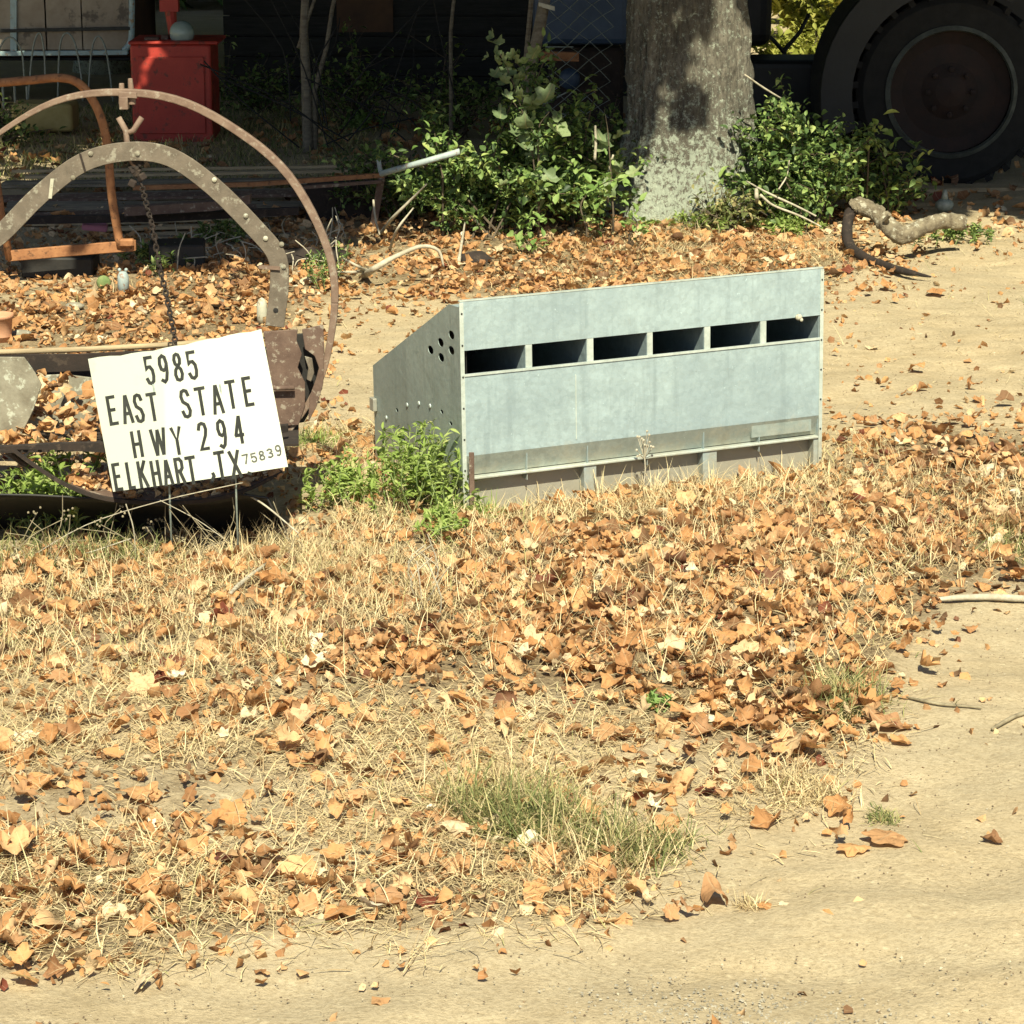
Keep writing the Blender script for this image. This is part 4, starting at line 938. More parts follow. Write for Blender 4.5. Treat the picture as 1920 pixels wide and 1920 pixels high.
# ------------------------------------------------------------ sticks and log
def stick(pts, rs_, m_, name, label, cat='stick', Y=None, jit=.08, k=5, n=8):
    P = [gp(x, y)+Vector((0, 0, h)) if yy is None else at(x, y, yy) for x, y, h, yy in pts]
    P = smoothpts(P, k); r = np.interp(np.linspace(0, 1, len(P)), np.linspace(0, 1, len(rs_)), rs_); mb = MB(); mb.tube(P, list(r), n, jit); return mb
def lay(label, pts, rs_, m_=None, name='stick', cat='stick'):
    m_ = m_ or M_twig; return tag(stick(pts, rs_, m_, name, label).build(name, m_, smooth=True), label, cat)
lay('pale bare stick lying on the sand at the right edge', [(1730, 1132, .01, None), (1800, 1130, .02, None), (1880, 1130, .02, None), (1990, 1133, .01, None)], [.005, .012, .014, .013])
mb = stick([(683, 520, .01, None), (700, 505, .05, 16.1), (740, 482, 0, 16.1), (790, 462, 0, 16.1), (822, 470, 0, 16.1), (832, 500, 0, 16.1)], [.022, .02, .015, .013, .01, .006], M_twig, '', '')
mb2 = stick([(690, 512, .02, None), (665, 510, 0, 16.15), (630, 510, 0, 16.2)], [.012, .009, .006], M_twig, '', ''); mb.add(mb2.v, mb2.f)
mb2 = stick([(688, 515, .02, None), (672, 500, 0, 16.15), (645, 485, 0, 16.2)], [.012, .009, .006], M_twig, '', ''); mb.add(mb2.v, mb2.f)
tag(mb.build('dead_branch', M_twig, smooth=True), 'pale arched dead branch lying left behind the nest box', 'branch')
lay('dark stick lying behind nest box near the pale arched branch', [(860, 500, .03, None), (868, 470, .10, None), (872, 450, .12, None)], [.012, .008, .005])
for pts_, rs_, lab in (
   ([(712, 440, .0, None), (735, 410, 0, 17.6), (770, 375, 0, 17.5), (800, 345, 0, 17.4)], [.013, .011, .009, .005], 'grey dead twig leaning left of the dark bush'),
   ([(730, 470, .0, None), (745, 430, 0, 17.1), (775, 390, 0, 17.2)], [.011, .009, .005], 'second grey twig crossing low at left of the dark bush'),
   ([(700, 375, 0, 17.9), (704, 410, 0, 17.8), (712, 440, 0, 17.7)], [.008, .008, .006], 'short upright twig below the rusty cart corner'),
   ([(1420, 400, .0, None), (1419, 375, 0, 18.2), (1418, 355, 0, 18.2)], [.016, .014, .014], 'short pale upright stub right of the big trunk'),
   ([(1400, 340, 0, 18.5), (1440, 362, 0, 18.3), (1490, 385, 0, 18.2), (1530, 405, 0, 18.0)], [.006, .008, .008, .006], 'long thin dead twig slanting down right of the trunk'),
   ([(1425, 365, 0, 18.1), (1450, 385, 0, 18.1), (1500, 405, 0, 18.0), (1540, 425, 0, 17.9)], [.010, .009, .008, .005], 'second pale twig under the long slanting one'),
   ([(1460, 355, 0, 18.2), (1475, 330, 0, 18.3), (1480, 300, 0, 18.3)], [.006, .005, .004], 'thin upright twig in front of right bush'),
   ([(1396, 140, 0, 18.6), (1440, 170, 0, 18.7), (1488, 197, 0, 18.8)], [.007, .007, .006], 'grey twig sticking out right of the big trunk'),
   ([(410, 1145, .02, None), (450, 1115, .04, None), (500, 1080, .05, None)], [.006, .009, .006], 'pale crooked twig in litter below the sign'),
   ([(1700, 1310, .005, None), (1760, 1325, .01, None), (1840, 1332, .01, None)], [.004, .006, .004], 'thin dark twig on the sand at right'),
   ([(1860, 1370, .005, None), (1900, 1350, .01, None), (1960, 1330, .01, None)], [.006, .008, .006], 'short brown twig at the right edge on sand'),
   ([(1140, 380, 0, 18.2), (1142, 320, 0, 18.2), (1150, 290, 0, 18.2)], [.008, .008, .007], 'thin upright stem left of the big trunk'),
   ([(1115, 300, 0, 18.1), (1117, 270, 0, 18.1), (1116, 235, 0, 18.1)], [.011, .010, .008], 'pale broken stem by left of the trunk'),
   ([(460, 925, 0, 10.2), (500, 950, 0, 10.1), (560, 1000, 0, 10.0)], [.004, .004, .003], 'thin stem right of the sign foot')):
    mb = stick(pts_, rs_, M_twig, '', '', n=6); tag(mb.build('twig', M_stem2 if 'sand' in lab else M_twig, smooth=True), lab, 'twig')
YL = 17.2
lg = thing('crooked_log', gp(1600, 480), 'thick crooked fallen limb with rough bark propped on the sand at right', 'log')
P = smoothpts([at(x, y, yy) for x, y, yy in ((1597, 390, 17.3), (1610, 385, 17.3), (1640, 398, 17.3), (1668, 425, 17.2), (1692, 442, 17.1), (1730, 425, 17.2), (1770, 414, 17.3), (1806, 417, 17.35))], 9)
r_ = [.028+.030*math.sin(min(1, .25+i/len(P)*1.0)*2.2)+random.uniform(-.003, .003) for i in range(len(P))]
m = MB(); m.tube(P, r_, 24, .0)
for i, v in enumerate(m.v): m.v[i] = v+Vector([noise.fractal(v*30+Vector((k*9, 0, 0)), 1, 2, 4)*.012 for k in range(3)])
m.build('limb', M_log, lg, smooth=True)
m = MB(); m.tube([at(1668, 425, 17.2), at(1660, 412, 17.15), at(1668, 402, 17.1)], [.022, .018, .012], 9, .15); m.build('knot', M_log, lg)
P = smoothpts([at(x, y, yy) for x, y, yy in ((1612, 388, 17.3), (1594, 400, 17.3), (1588, 430, 17.25), (1594, 462, 17.15), (1620, 482, 16.9), (1660, 498, 16.6), (1700, 510, 16.35), (1745, 519, 16.2))], 5)
m = MB(); m.tube(P, list(np.interp(np.linspace(0, 1, len(P)), [0, .3, .55, .85, 1], [.040, .036, .030, .024, .005])), 10, .12); m.build('lower_limb', M_rustdark, lg, smooth=True)

# ------------------------------------------------------------ big tree
tr = at(1285, 400, 19.0); TX, TY = tr.x, 19.0
tree = thing('shade_tree', (TX, TY, 0), 'broad old tree trunk with grey bark and pale lichen beside the bushes', 'tree')
nA, nH = 200, 230; vs = []; fs = []; Hs = np.concatenate([np.linspace(-.1, 2.6, 210), np.linspace(2.8, 7, 20)])
sc19 = 5000/19.3
for z in Hs:
    # half widths read off the trunk outline
    yy = 395-z*sc19*.98
    left = np.interp(yy, [-2000, 0, 200, 280, 340, 400, 440], [1200, 1171, 1170, 1160, 1136, 1108, 1080]); right = np.interp(yy, [-2000, 0, 200, 300, 350, 400, 440], [1370, 1383, 1398, 1412, 1425, 1440, 1455])
    cx_ = ((left+right)/2-960)/sc19; rx = (right-left)/2/sc19
    for j in range(nA):
        a = 2*math.pi*j/nA
        fl_ = 1+.035*math.sin(5*a+1.3+.3*z)+.02*math.sin(9*a+2+z*.8)
        fl_ += .10*max(0, .5-z)*math.sin(6*a+.7)
        nv = noise.fractal(Vector((math.cos(a)*7, math.sin(a)*7, z*2.2)), 1, 2, 4)*.030+noise.fractal(Vector((math.cos(a)*22, math.sin(a)*22, z*5)), 1, 2, 3)*.018
        r = rx*fl_+nv
        vs.append((cx_+r*math.cos(a), TY+.1+r*math.sin(a)*.95, z))
for i in range(nH-1):
    for j in range(nA): fs.append((i*nA+j, i*nA+(j+1) % nA, (i+1)*nA+(j+1) % nA, (i+1)*nA+j))
m = MB(); m.add(vs, fs); m.build('trunk', M_bark, tree, smooth=True)
m = MB()
for k in range(9):
    a = k*.75+.3; p0 = Vector((TX+.05, TY, random.uniform(4.5, 6.5))); ln = random.uniform(3, 5.5)
    m.tube(smoothpts([p0, p0+Vector((math.cos(a)*ln*.4, math.sin(a)*ln*.4, .9)), p0+Vector((math.cos(a)*ln, math.sin(a)*ln, 1.6))], 4), list(np.linspace(.17, .04, 9)), 8)
m.build('limb', M_bark, tree, smooth=True)
# crown foliage of the shade trees; clumps are thinned where the yard lies in sun
def shade_p(xs_, ys_):
    e = np.interp(xs_, [-3.5, -1.7, -1.2, -.3, 3], [16.3, 16.3, 17.3, 18.5, 18.7])
    p = np.clip((ys_-e)/.5, 0, 1)
    return p
def crown(name_parent, x0, x1, y0, y1, z0, z1, nc, leafn=11):
    cx_ = rng.uniform(x0, x1, nc); cy_ = rng.uniform(y0, y1, nc); cz_ = rng.uniform(z0, z1, nc)
    k = 1/math.tan(SUN_EL)
    sx_ = cx_-math.sin(SUN_AZ)*k*cz_; sy_ = cy_+math.cos(SUN_AZ)*k*cz_
    keep = rng.random(nc) < shade_p(sx_, sy_-.4)
    zt_ = cz_-(18.6-cy_)/k; hit = (np.abs(cx_-.12*(18.6-cy_)*1.0-TX) < .75) & (zt_ > -.3) & (zt_ < 3.0) & (cy_ < 18.9)
    keep &= ~(hit & ((rng.random(nc) < .99) | (cz_ < 6.0)))
    # sun reaches the young twigs and some ground at left
    for (gx, gy, gz, rr_, pr) in ((gp(90, 330).x, gp(90, 330).y, 0, .9, .75), (gp(250, 330).x, gp(250, 330).y, 0, .6, .5), (3.75, 33.0, .8, 2.4, 1.0), (2.85, 26.8, .5, 1.1, 1.0), (3.75, 35.0, 1.2, 2.4, 1.0),
                                  (at(990, 130, 17.9).x, 17.9, 1.15, .42, .85), (at(1130, 380, 17.9).x, 17.9, .3, .5, .8), (at(1000, 440, 17.6).x, 17.6, .1, .35, .8), (at(800, 300, 18.2).x, 18.2, .5, .3, .5), (at(1500, 230, 18.6).x, 18.6, .7, .4, .5), (at(330, 170, 23).x, 23, .5, .8, .75), (gp(90, 285).x, gp(90, 285).y, 0, .9, .6), (at(100, 50, 26).x, 26, 1.7, 1.5, .8), (at(930, 250, 17.8).x, 17.8, .5, .85, .72), (at(1500, 250, 18.5).x, 18.4, .6, .7, .6), (at(700, 330, 18.2).x, 18.2, .3, .5, .5), (gp(450, 330).x, gp(450, 330).y, 0, .8, .45)):
        qx = cx_-(cz_-gz)*k*math.sin(SUN_AZ); qy = cy_+(cz_-gz)*k*math.cos(SUN_AZ)
        keep &= ~((np.hypot(qx-gx, (qy-gy)*.8) < rr_) & (rng.random(nc) < pr))
    cx_, cy_, cz_ = cx_[keep], cy_[keep], cz_[keep]; nc = len(cx_); n = nc*leafn
    T = rotmats(rng.uniform(0, 6.28, n), rng.normal(0, .6, n), rng.normal(0, .6, n), rng.uniform(.125, .19, n))
    T[:, 0, 3] = np.repeat(cx_, leafn)+rng.normal(0, .22, n); T[:, 1, 3] = np.repeat(cy_, leafn)+rng.normal(0, .22, n); T[:, 2, 3] = np.repeat(cz_, leafn)+rng.normal(0, .14, n)
    o = merge('crown', [fan(6, 70), fan(6, 71)], T, rng.integers(0, 2, n), rng.random(n), M_canopy, name_parent); o['kind'] = 'stuff'
crown(tree, -4.0, 6.0, 12.5, 24, 3.9, 7.0, 4600)
def bgtree(px, Y, r, lab, cr=None):
    x = (px-960)/5000*Y; t = thing('background_tree', (x, Y, 0), lab, 'tree', 'shaded trees behind the yard'); m = MB()
    m.tube(smoothpts([(x, Y, -.1), (x+.1, Y, 1.5), (x-.05, Y+.1, 4), (x+.2, Y, 8)], 5), list(np.linspace(r*1.2, r*.6, 16)), 12, .06); m.build('trunk', M_bark, t, smooth=True)
    if cr: crown(t, *cr)
bgtree(200, 29.5, .28, 'shaded tree trunk hidden high behind the blue trimmed camper', (-10, -3, 20, 36, 4.0, 8, 2600))
bgtree(470, 28, .2, 'dark shaded trunk between red cabinet and shed', (-5, 2, 21, 36, 4.2, 8, 2400))
bgtree(1210, 30, .3, 'dark trunk behind the shed and big front tree', (1, 9, 20, 28.5, 4.2, 8, 2300))
bgtree(2100, 27, .3, 'shaded tree beyond the tractor, out past the right edge', (5.0, 12, 16, 37, 4.2, 8, 2200))

# ------------------------------------------------------------ bushes
def bush(cpx, cpy, Y, w, h, dpt, nl, m_, label, leaf=(.04, .07), lobes=5, name='bush', var=OV, cat='bush', seed=1, flat=.0):
    c = gp(cpx, cpy); c.y = Y; c.x = (cpx-960)/5000*Y*1.02; c.z = 0
    root = thing(name, c, label, cat); rr_ = random.Random(seed); sm = MB(); anchors = []
    for i in range(int(24*max(1, w))):
        a = rr_.uniform(0, 6.28); q = rr_.random()**.6; tip = c+Vector((math.cos(a)*q*w, math.sin(a)*q*dpt, h*(1-.5*q*q)*rr_.uniform(.35, 1.0)*(1.28 if rr_.random() < .2 else 1)))
        b0 = c+Vector((rr_.gauss(0, .12)*w, rr_.gauss(0, .1), 0)); mid = b0.lerp(tip, .5)+Vector((0, 0, .1*h))
        pts = smoothpts([b0, mid, tip], 5); sm.tube(pts, list(np.linspace(.009, .003, len(pts))), 5, caps=False)
        for p in pts[2:]: anchors.append(p)
        for k in range(3):
            s_ = pts[rr_.randint(3, len(pts)-1)]; e = s_+Vector((rr_.gauss(0, .12), rr_.gauss(0, .12), rr_.gauss(.03, .1))); sm.tube([s_, e], [.003, .002], 4, caps=False); anchors += [e, s_.lerp(e, .5)]
    A = np.array([list(a) for a in anchors]); n = nl; ii = rng.integers(0, len(A), n)
    T = rotmats(rng.uniform(0, 6.28, n), rng.normal(.2, .6, n), rng.normal(0, .6, n), rng.uniform(*leaf, n))
    P = A[ii]+rng.normal(0, .038, (n, 3)); P[:, 2] = np.maximum(P[:, 2], .02); T[:, :3, 3] = P
    sm.build('branches', M_stem, root)
    o = merge('foliage', var, T, rng.integers(0, len(var), n), np.clip(rng.beta(1.5, 2.2, n), 0, 1), m_, root); o['kind'] = 'stuff'
    return root
bush(930, 425, 18.1, .78, 1.12, .5, 6200, M_bush, 'dense dark green bush left of the big trunk', (.025, .075), seed=2)
bush(770, 400, 18.8, .58, .62, .35, 1500, M_bush, 'smaller dark shrub spilling left from the dense bush', (.03, .06), seed=3)
bush(1080, 410, 18.5, .42, .85, .35, 2100, M_bush, 'dark shrub between the dense bush and the trunk', (.035, .07), seed=4)
bush(1505, 410, 18.6, .60, .92, .4, 4200, M_bush, 'dark green bush right of the big trunk', (.025, .075), seed=5)
bush(1640, 350, 19.0, .38, .55, .25, 900, M_bush, 'thin twiggy shrub in front of the tractor wheel', (.04, .08), seed=6)
bush(1360, 405, 18.3, .22, .28, .15, 700, M_grass, 'feathery green shrublet on the foot of the trunk', (.03, .06), seed=7)
def sprig(pts, Y, nl, leaf, m_, label, var=OV, spread=.05, name='sapling', cat='sapling'):
    P = smoothpts([at(x, y, Y) for x, y in pts], 6); root = thing(name, Vector((P[0].x, Y, 0)), label, cat); m = MB(); m.tube([Vector((P[0].x, Y, -.02))]+P, [.008]+list(np.linspace(.008, .002, len(P))), 5); m.build('stem', M_stem, root, smooth=True)
    A = np.array([list(p) for p in P[2:]]); ii = rng.integers(0, len(A), nl)
    for i in range(nl):
        T = rotmats(rng.uniform(0, 6.28, 1), rng.normal(.7, .35, 1), rng.normal(0, .4, 1), rng.uniform(*leaf, 1)); p = A[ii[i]]+rng.normal(0, spread, 3); p[2] = max(p[2], .04)
        if i == 0: TT = []
        T[0, :3, 3] = p; TT.append(T[0])
    TT = np.array(TT); m2 = merge('foliage', var, TT, rng.integers(0, len(var), nl), rng.random(nl), m_, root)
    if nl > 20: m2['kind'] = 'stuff'
    return root
OAK = [maple(18, 90+i, .9) for i in range(4)]
sprig([(1010, 420), (1000, 300), (985, 230), (960, 150), (935, 95)], 17.9, 46, (.05, .09), M_oak, 'oak sapling with large pale lobed leaves rising from the dark bush', OAK, .09)
sprig([(1010, 300), (1010, 240), (1030, 210)], 17.85, 10, (.09, .13), M_oak, 'short oak sprout with big lobed leaves in the dark bush', OAK, .07)
sprig([(1150, 400), (1145, 320), (1140, 250), (1135, 215)], 18.1, 7, (.08, .12), M_oak, 'oak sprout with few leaves close to left side of trunk', OAK, .07)
sprig([(1100, 430), (1090, 380), (1130, 345), (1165, 335)], 17.7, 60, (.05, .10), M_young, 'sunlit bright green sprout left of the trunk base', OV, .07)
sprig([(1000, 470), (985, 440), (1010, 415)], 17.3, 60, (.04, .09), M_young, 'sunlit bright green seedlings under the dark bush', OV, .07)
sprig([(1180, 440), (1195, 420), (1180, 400)], 17.6, 30, (.04, .08), M_young, 'small sunlit seedlings at the foot of the trunk', OV, .05)
sprig([(830, 330), (820, 280), (815, 250)], 17.9, 20, (.05, .07), M_young, 'small light green twig tips on the left of the dark bush', OV, .08)
sprig([(1600, 330), (1640, 300), (1690, 285), (1720, 295)], 18.9, 26, (.06, .10), M_bush, 'long leafy twig reaching right across the tractor wheel', OV, .06)
sprig([(1630, 240), (1645, 232), (1655, 235)], 18.8, 4, (.09, .13), M_young, 'pale leaf cluster right of the right bush', OV, .03)
bush(1500, 30, 33.0, 1.0, 1.9, .8, 5200, M_yellow, 'sunlit yellow green bush far behind, seen beside the tractor', (.09, .16), seed=8)
bush(1560, 30, 35.5, 1.5, 2.6, .8, 5200, M_yellow, 'tall sunlit yellow green foliage farthest back beside the tractor', (.10, .18), seed=9)
bush(1475, 60, 26.5, .55, .75, .4, 2200, M_yellow, 'low yellow green bush just behind the tractor drawbar', (.06, .12), seed=10)
bush(1545, 60, 27.5, .6, 1.1, .4, 2600, M_yellow, 'yellow green bush close behind the tractor fender', (.06, .12), seed=11)
m = MB(); yy = 24.0; m.tube([at(1475, 130, yy), at(1470, 95, yy), at(1500, 60, yy), at(1515, 30, yy)], [.03, .024, .02, .018], 6); m.tube([at(1472, 100, yy), at(1450, 75, yy), at(1435, 62, yy)], [.024, .02, .015], 6); m.sphere(at(1515, 30, yy), .022, 6, 4)
tag(m.build('forked_lever', M_black, smooth=True), 'black forked lever outlined against the yellow green bush', 'lever')

# ------------------------------------------------------------ tractor
tc = at(1783, 173, 20.75); RT = tc.z
tct = thing('tractor', (tc.x, 20.75, 0), 'dark old tractor standing in deep shade behind the crooked log', 'tractor')
def wheel(cx_, cy_, cz_, R0, w, sgn=1):
    Mx = Matrix.Rotation(R(90), 3, 'X')
    m = MB(); m.lathe((cx_, cy_, cz_), [(R0*.66, -w/2+.02), (R0*.72, -w/2), (R0*.93, -w/2+.01), (R0, -w/2+.06), (R0, w/2-.06), (R0*.93, w/2-.01), (R0*.66, w/2)], 64, Mx)
    for k in range(30):
        a = 2*math.pi*k/30; m.box((cx_+math.cos(a)*(R0+.01), cy_, cz_+math.sin(a)*(R0+.01)), (.05, w*.9, .05), Matrix.Rotation(-a, 3, 'Y') @ Matrix.Rotation(.3, 3, 'X'))
    wo = m.build('wheel', M_tyre, tct, smooth=False)
    m = MB(); m.lathe((cx_, cy_-w/2+.0, cz_), [(R0*.695, -.035), (R0*.70, .0), (R0*.655, .02), (R0*.64, -.02), (R0*.665, -.035), (R0*.695, -.035)], 64, Mx)
    # recentre: lathe axis points along -Y
    a_ = m.build('rim_ring', M_rimgrey); a_.parent = wo; a_.matrix_parent_inverse = Matrix.Translation(-tct.location)
    a_.location = (0, -.015, 0)
    m = MB(); m.lathe((cx_, cy_-w/2+.06, cz_), [(R0*.645, 0), (R0*.5, -.04), (R0*.3, -.02), (R0*.16, .03), (.001, .06)], 40, Mx)
    a_ = m.build('disc', M_hub); a_.parent = wo; a_.matrix_parent_inverse = Matrix.Translation(-tct.location)
    m = MB()
    for k in range(8):
        a = 2*math.pi*k/8; m.lathe((cx_+math.cos(a)*R0*.24, cy_-w/2+.03, cz_+math.sin(a)*R0*.24), [(.022, .0), (.022, .02), (0, .025)], 6, Mx)
    a_ = m.build('bolts', M_hub); a_['kind'] = 'stuff'; a_.parent = wo; a_.matrix_parent_inverse = Matrix.Translation(-tct.location)
    return wo
wheel(tc.x, 20.75+.2, tc.z, .73, .42)
m = MB(); # fender: curved sheet over the wheel with side
cz = Vector((tc.x+.02, 0, tc.z)); n = 20; vs = []; fs = []
for i in range(n+1):
    a = R(60+140*i/n); d_ = Vector((math.cos(a), 0, math.sin(a)))
    for rr_, y_ in ((.80, 20.62), (1.04, 20.62), (1.05, 20.66), (1.05, 21.3), (.80, 21.3)): vs.append(Vector((cz.x+d_.x*rr_, y_, cz.z+d_.z*rr_)))
for i in range(n):
    for j in range(5): fs.append((i*5+j, i*5+(j+1) % 5, (i+1)*5+(j+1) % 5, (i+1)*5+j))
m.add(vs, fs); m.build('fender', M_tractor, tct)
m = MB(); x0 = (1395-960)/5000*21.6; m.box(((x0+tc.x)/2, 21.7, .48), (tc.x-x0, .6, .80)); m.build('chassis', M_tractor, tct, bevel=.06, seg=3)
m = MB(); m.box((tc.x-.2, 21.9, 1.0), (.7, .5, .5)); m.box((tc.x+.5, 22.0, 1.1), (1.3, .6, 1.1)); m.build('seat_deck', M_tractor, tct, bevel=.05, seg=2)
wheel(x0-.3, 22.0, .42, .42, .2)
m = MB(); m.tube([(tc.x-1.5, 21.3, .5), (tc.x-.9, 21.0, .45), (tc.x-.5, 20.9, .5)], .05, 8); m.build('drawbar', M_tractor, tct)
m = MB(); m.box(((1392-960)/5000*22.5, 22.6, 1.45), (.42, .5, 1.1)); tag(m.build('dark_barrel_cover', M_dark, bevel=.1, seg=3), 'black bulky cover right behind the big trunk top', 'cover')
# fallen planks / rail right
for i, (pts_, lab) in enumerate(((([(1600, 358), (2000, 352)]), 'long grey board under the tractor at the right'), (([(1700, 392), (2000, 398)]), 'lower pale board under the tractor at the right'))):
    a, b = [at(x, y, 20.3-i*.9) for x, y in pts_]; m = MB(); m.strip([a, b], (0, 0, .03), (0, .12, 0)); tag(m.build('board', M_woodlight), lab, 'board')
m = MB(); p = gp(1770, 400)
m.sphere(p+Vector((0, 0, .06)), .07, 8, 6, (1, .8, .7)); m.tube([p+Vector((0, 0, .09)), p+Vector((0, 0, .17))], [.03, .015], 8)
tag(m.build('blue_jug', M_wire, smooth=True), 'small dull grey jug on the ground behind the crooked log', 'jug')

# ------------------------------------------------------------ left: pipe frame, red cabinet, camper, hoops, cart
YF = 16.4
pf = thing('pipe_frame', gp(130, 490), 'orange rusty bent pipe frame standing behind the scraper ring', 'frame')
m = MB(); m.tube(smoothpts([at(x, y, YF) for x, y in ((-60, 160), (0, 155), (60, 150), (115, 146), (150, 158), (178, 195), (195, 240), (203, 290), (210, 370), (226, 465))], 5), .027, 10); m.build('bent_pipe', M_rustorange, pf, smooth=True)
m = MB(); m.strip([at(14, 480, YF), at(130, 470, YF), at(255, 460, YF)], (0, 0, .068), (0, .03, 0)); m.build('bottom_bar', M_rustorange, pf, bevel=.004)
m = MB(); m.tube([at(-8, 330, YF), at(2, 400, YF), at(18, 486, YF)], .025, 10); m.build('leg', M_rustorange, pf, smooth=True)
m = MB(); m.box(at(238, 455, YF-.02), (.09, .06, .05)); m.build('foot_bracket', M_rustorange, pf, bevel=.01)
for pts_, lab in (([(225, 175), (250, 172)], ''),): pass
# red cabinet (old fuel dispenser)
pr = at(330, 272, 23.2); rc = thing('red_cabinet', (pr.x, 23.2, 0), 'faded red metal cabinet in shade at back left', 'cabinet')
m = MB(); a, b = at(250, 272, 23.2), at(395, 88, 23.2); m.box(((a.x+b.x)/2, 23.5, b.z/2), (b.x-a.x, .6, b.z+.04)); m.build('body', M_red, rc, bevel=.02, seg=2)
m = MB(); m.box(((a.x+b.x)/2+.03, 23.5, b.z+.035), (b.x-a.x+.08, .66, .03)); m.build('lid', M_red, rc, bevel=.01)
m = MB(); m.box(((a.x+b.x)/2, 23.19, b.z*.5), (b.x-a.x-.12, .015, b.z*.8)); m.build('door', M_red, rc, bevel=.005)
m = MB(); m.tube([at(330, 85, 23.5), at(322, 40, 23.5), at(318, 0, 23.5), at(316, -60, 23.5)], [.05, .045, .06, .08], 10); m.box(at(318, 10, 23.5), (.16, .12, .10)); tag(m.build('red_hand_pump', M_red, smooth=False), 'red hand pump standing on the red cabinet', 'pump')
m = MB(); m.sphere(at(341, 62, 23.35), .108, 24, 16); o = tag(m.build('glass_ball', M_glass, smooth=True), 'round greenish glass globe sitting on top of the red cabinet', 'globe')
m = MB(); m.box(at(285, 73, 23.35), (.12, .1, .03)); m.box(at(310, 70, 23.4), (.06, .1, .04)); tag(m.build('metal_scraps', M_rust), 'small metal scraps lying on the red cabinet lid', 'scrap')
# camper
YC = 26.0; cp_ = thing('old_camper', (at(100, 200, YC).x, YC, 0), 'old camper side with light blue trim and clouded panels at top left', 'camper')
m = MB(); a, b = at(-300, 0, YC), at(246, 0, YC); zb = at(0, 108, YC).z; m.box(((a.x+b.x)/2, YC+.9, zb/2+.22), (b.x-a.x, 1.8, zb-.45)); m.build('body', M_shed, cp_, bevel=.05)
m = MB(); m.box(((a.x+b.x)/2, YC+.9, zb+1.1), (b.x-a.x, 1.7, 2.2)); m.build('upper_body', M_brownpanel, cp_, bevel=.03)
for x0_, x1_ in ((-110, 18), (34, 82), (86, 150), (154, 238)):
    m = MB(); p0, p1 = at(x0_, 93, YC), at(x1_, -60, YC); m.box(((p0.x+p1.x)/2, YC+.02, (p0.z+p1.z)/2), (p1.x-p0.x, .02, p1.z-p0.z)); m.build('window_panel', M_pane, cp_)
m = MB(); m.strip([at(26, 100, YC), at(26, -60, YC)], (.06, 0, 0), (0, .06, 0)); m.build('post', M_lightblue, cp_)
m = MB(); m.strip([at(-200, 102, YC-.02), at(240, 98, YC-.02)], (0, 0, .045), (0, .08, 0)); m.build('sill', M_lightblue, cp_, bevel=.005)
m = MB(); m.strip([at(-200, 62, YC-.03), at(244, 53, YC-.03)], (0, 0, .03), (0, .04, 0)); m.build('mid_rail', M_black, cp_)
m = MB(); m.tube(smoothpts([at(232, 95, YC-.02), at(244, 80, YC-.02), at(247, 50, YC-.02), at(247, -60, YC-.02)], 4), .03, 8); m.build('corner_trim', M_lightblue, cp_, smooth=True)
m = MB(); m.lathe(at(-60, 200, YC-.1), [(.33, -.12), (.33, .12), (.2, .12), (.0, .1)], 28, Matrix.Rotation(R(90), 3, 'X')); m.build('wheel', M_tyre, cp_)
# hoops and rods
for i, pts_ in enumerate(([(52, 195), (62, 90), (75, 62), (83, 100), (85, 150)], [(108, 195), (112, 90), (124, 62), (140, 80), (152, 140), (156, 190)], [(165, 180), (172, 95), (183, 68), (196, 85), (205, 130), (212, 190)], [(-10, 160), (0, 90), (20, 70), (40, 95), (46, 150)])):
    m = MB(); m.tube(smoothpts([at(x, y, 24.4) for x, y in pts_], 5), .009, 6); o = m.build('wire_hoop', M_wire, smooth=True); tag(o, 'grey bent wire hoop before the camper, ' + ('second from the picture edge', 'third from the picture edge', 'rightmost of the four', 'at the picture edge')[i], 'hoop', 'wire hoops before the camper')
for i, x in enumerate((5, 27, 50)):
    m = MB(); m.tube([at(x, 162, 24.0), at(x+2, 205, 24.0)], .011, 6); tag(m.build('short_rod', M_wire), ('leftmost', 'middle', 'rightmost')[i]+' of three short grey rods under the orange pipe', 'rod', 'short grey rods')
m = MB(); a, b = at(22, 248, 23.6), at(135, 195, 23.6); m.box(((a.x+b.x)/2, 23.8, (a.z+b.z)/2), (b.x-a.x, .4, b.z-a.z), None); tag(m.build('yellow_tub', M_tub, bevel=.04, seg=3), 'dull yellow tub standing behind the ring at far left', 'tub')
m = MB(); p = at(178, 425, 17.7); m.box(p, (.17, .1, .045), Euler((.1, .1, .1)).to_matrix()); tag(m.build('pink_box', M_pink, bevel=.015, seg=2), 'small dusty pink box among the planks at left', 'box')
m = MB(); p = gp(2, 640); m.lathe(p, [(.0, 0), (.05, 0), (.068, .13), (.076, .13), (.076, .155), (.07, .155), (.06, .03)], 20); tag(m.build('clay_pot', M_pot, smooth=True), 'orange clay pot at the left edge behind the scraper', 'pot')
m = MB(); p = gp(492, 606); m.lathe(p, [(.0, 0), (.03, 0), (.032, .05), (.03, .11), (.018, .14), (.0, .15)], 16); tag(m.build('pale_bottle', M_jug, smooth=True), 'pale plastic bottle on leaves just left of the bail strap end', 'bottle')
m = MB(); p = gp(232, 552); m.lathe(p, [(.0, 0), (.035, 0), (.035, .11), (.02, .14), (.0, .14)], 14); m.sphere(p+Vector((-.02, 0, .15)), .012, 6, 4); m.sphere(p+Vector((.02, 0, .15)), .012, 6, 4); tag(m.build('grey_bottle', M_lamp_blue, smooth=True), 'small blue grey bottle on the leaves under the pipe frame', 'bottle')
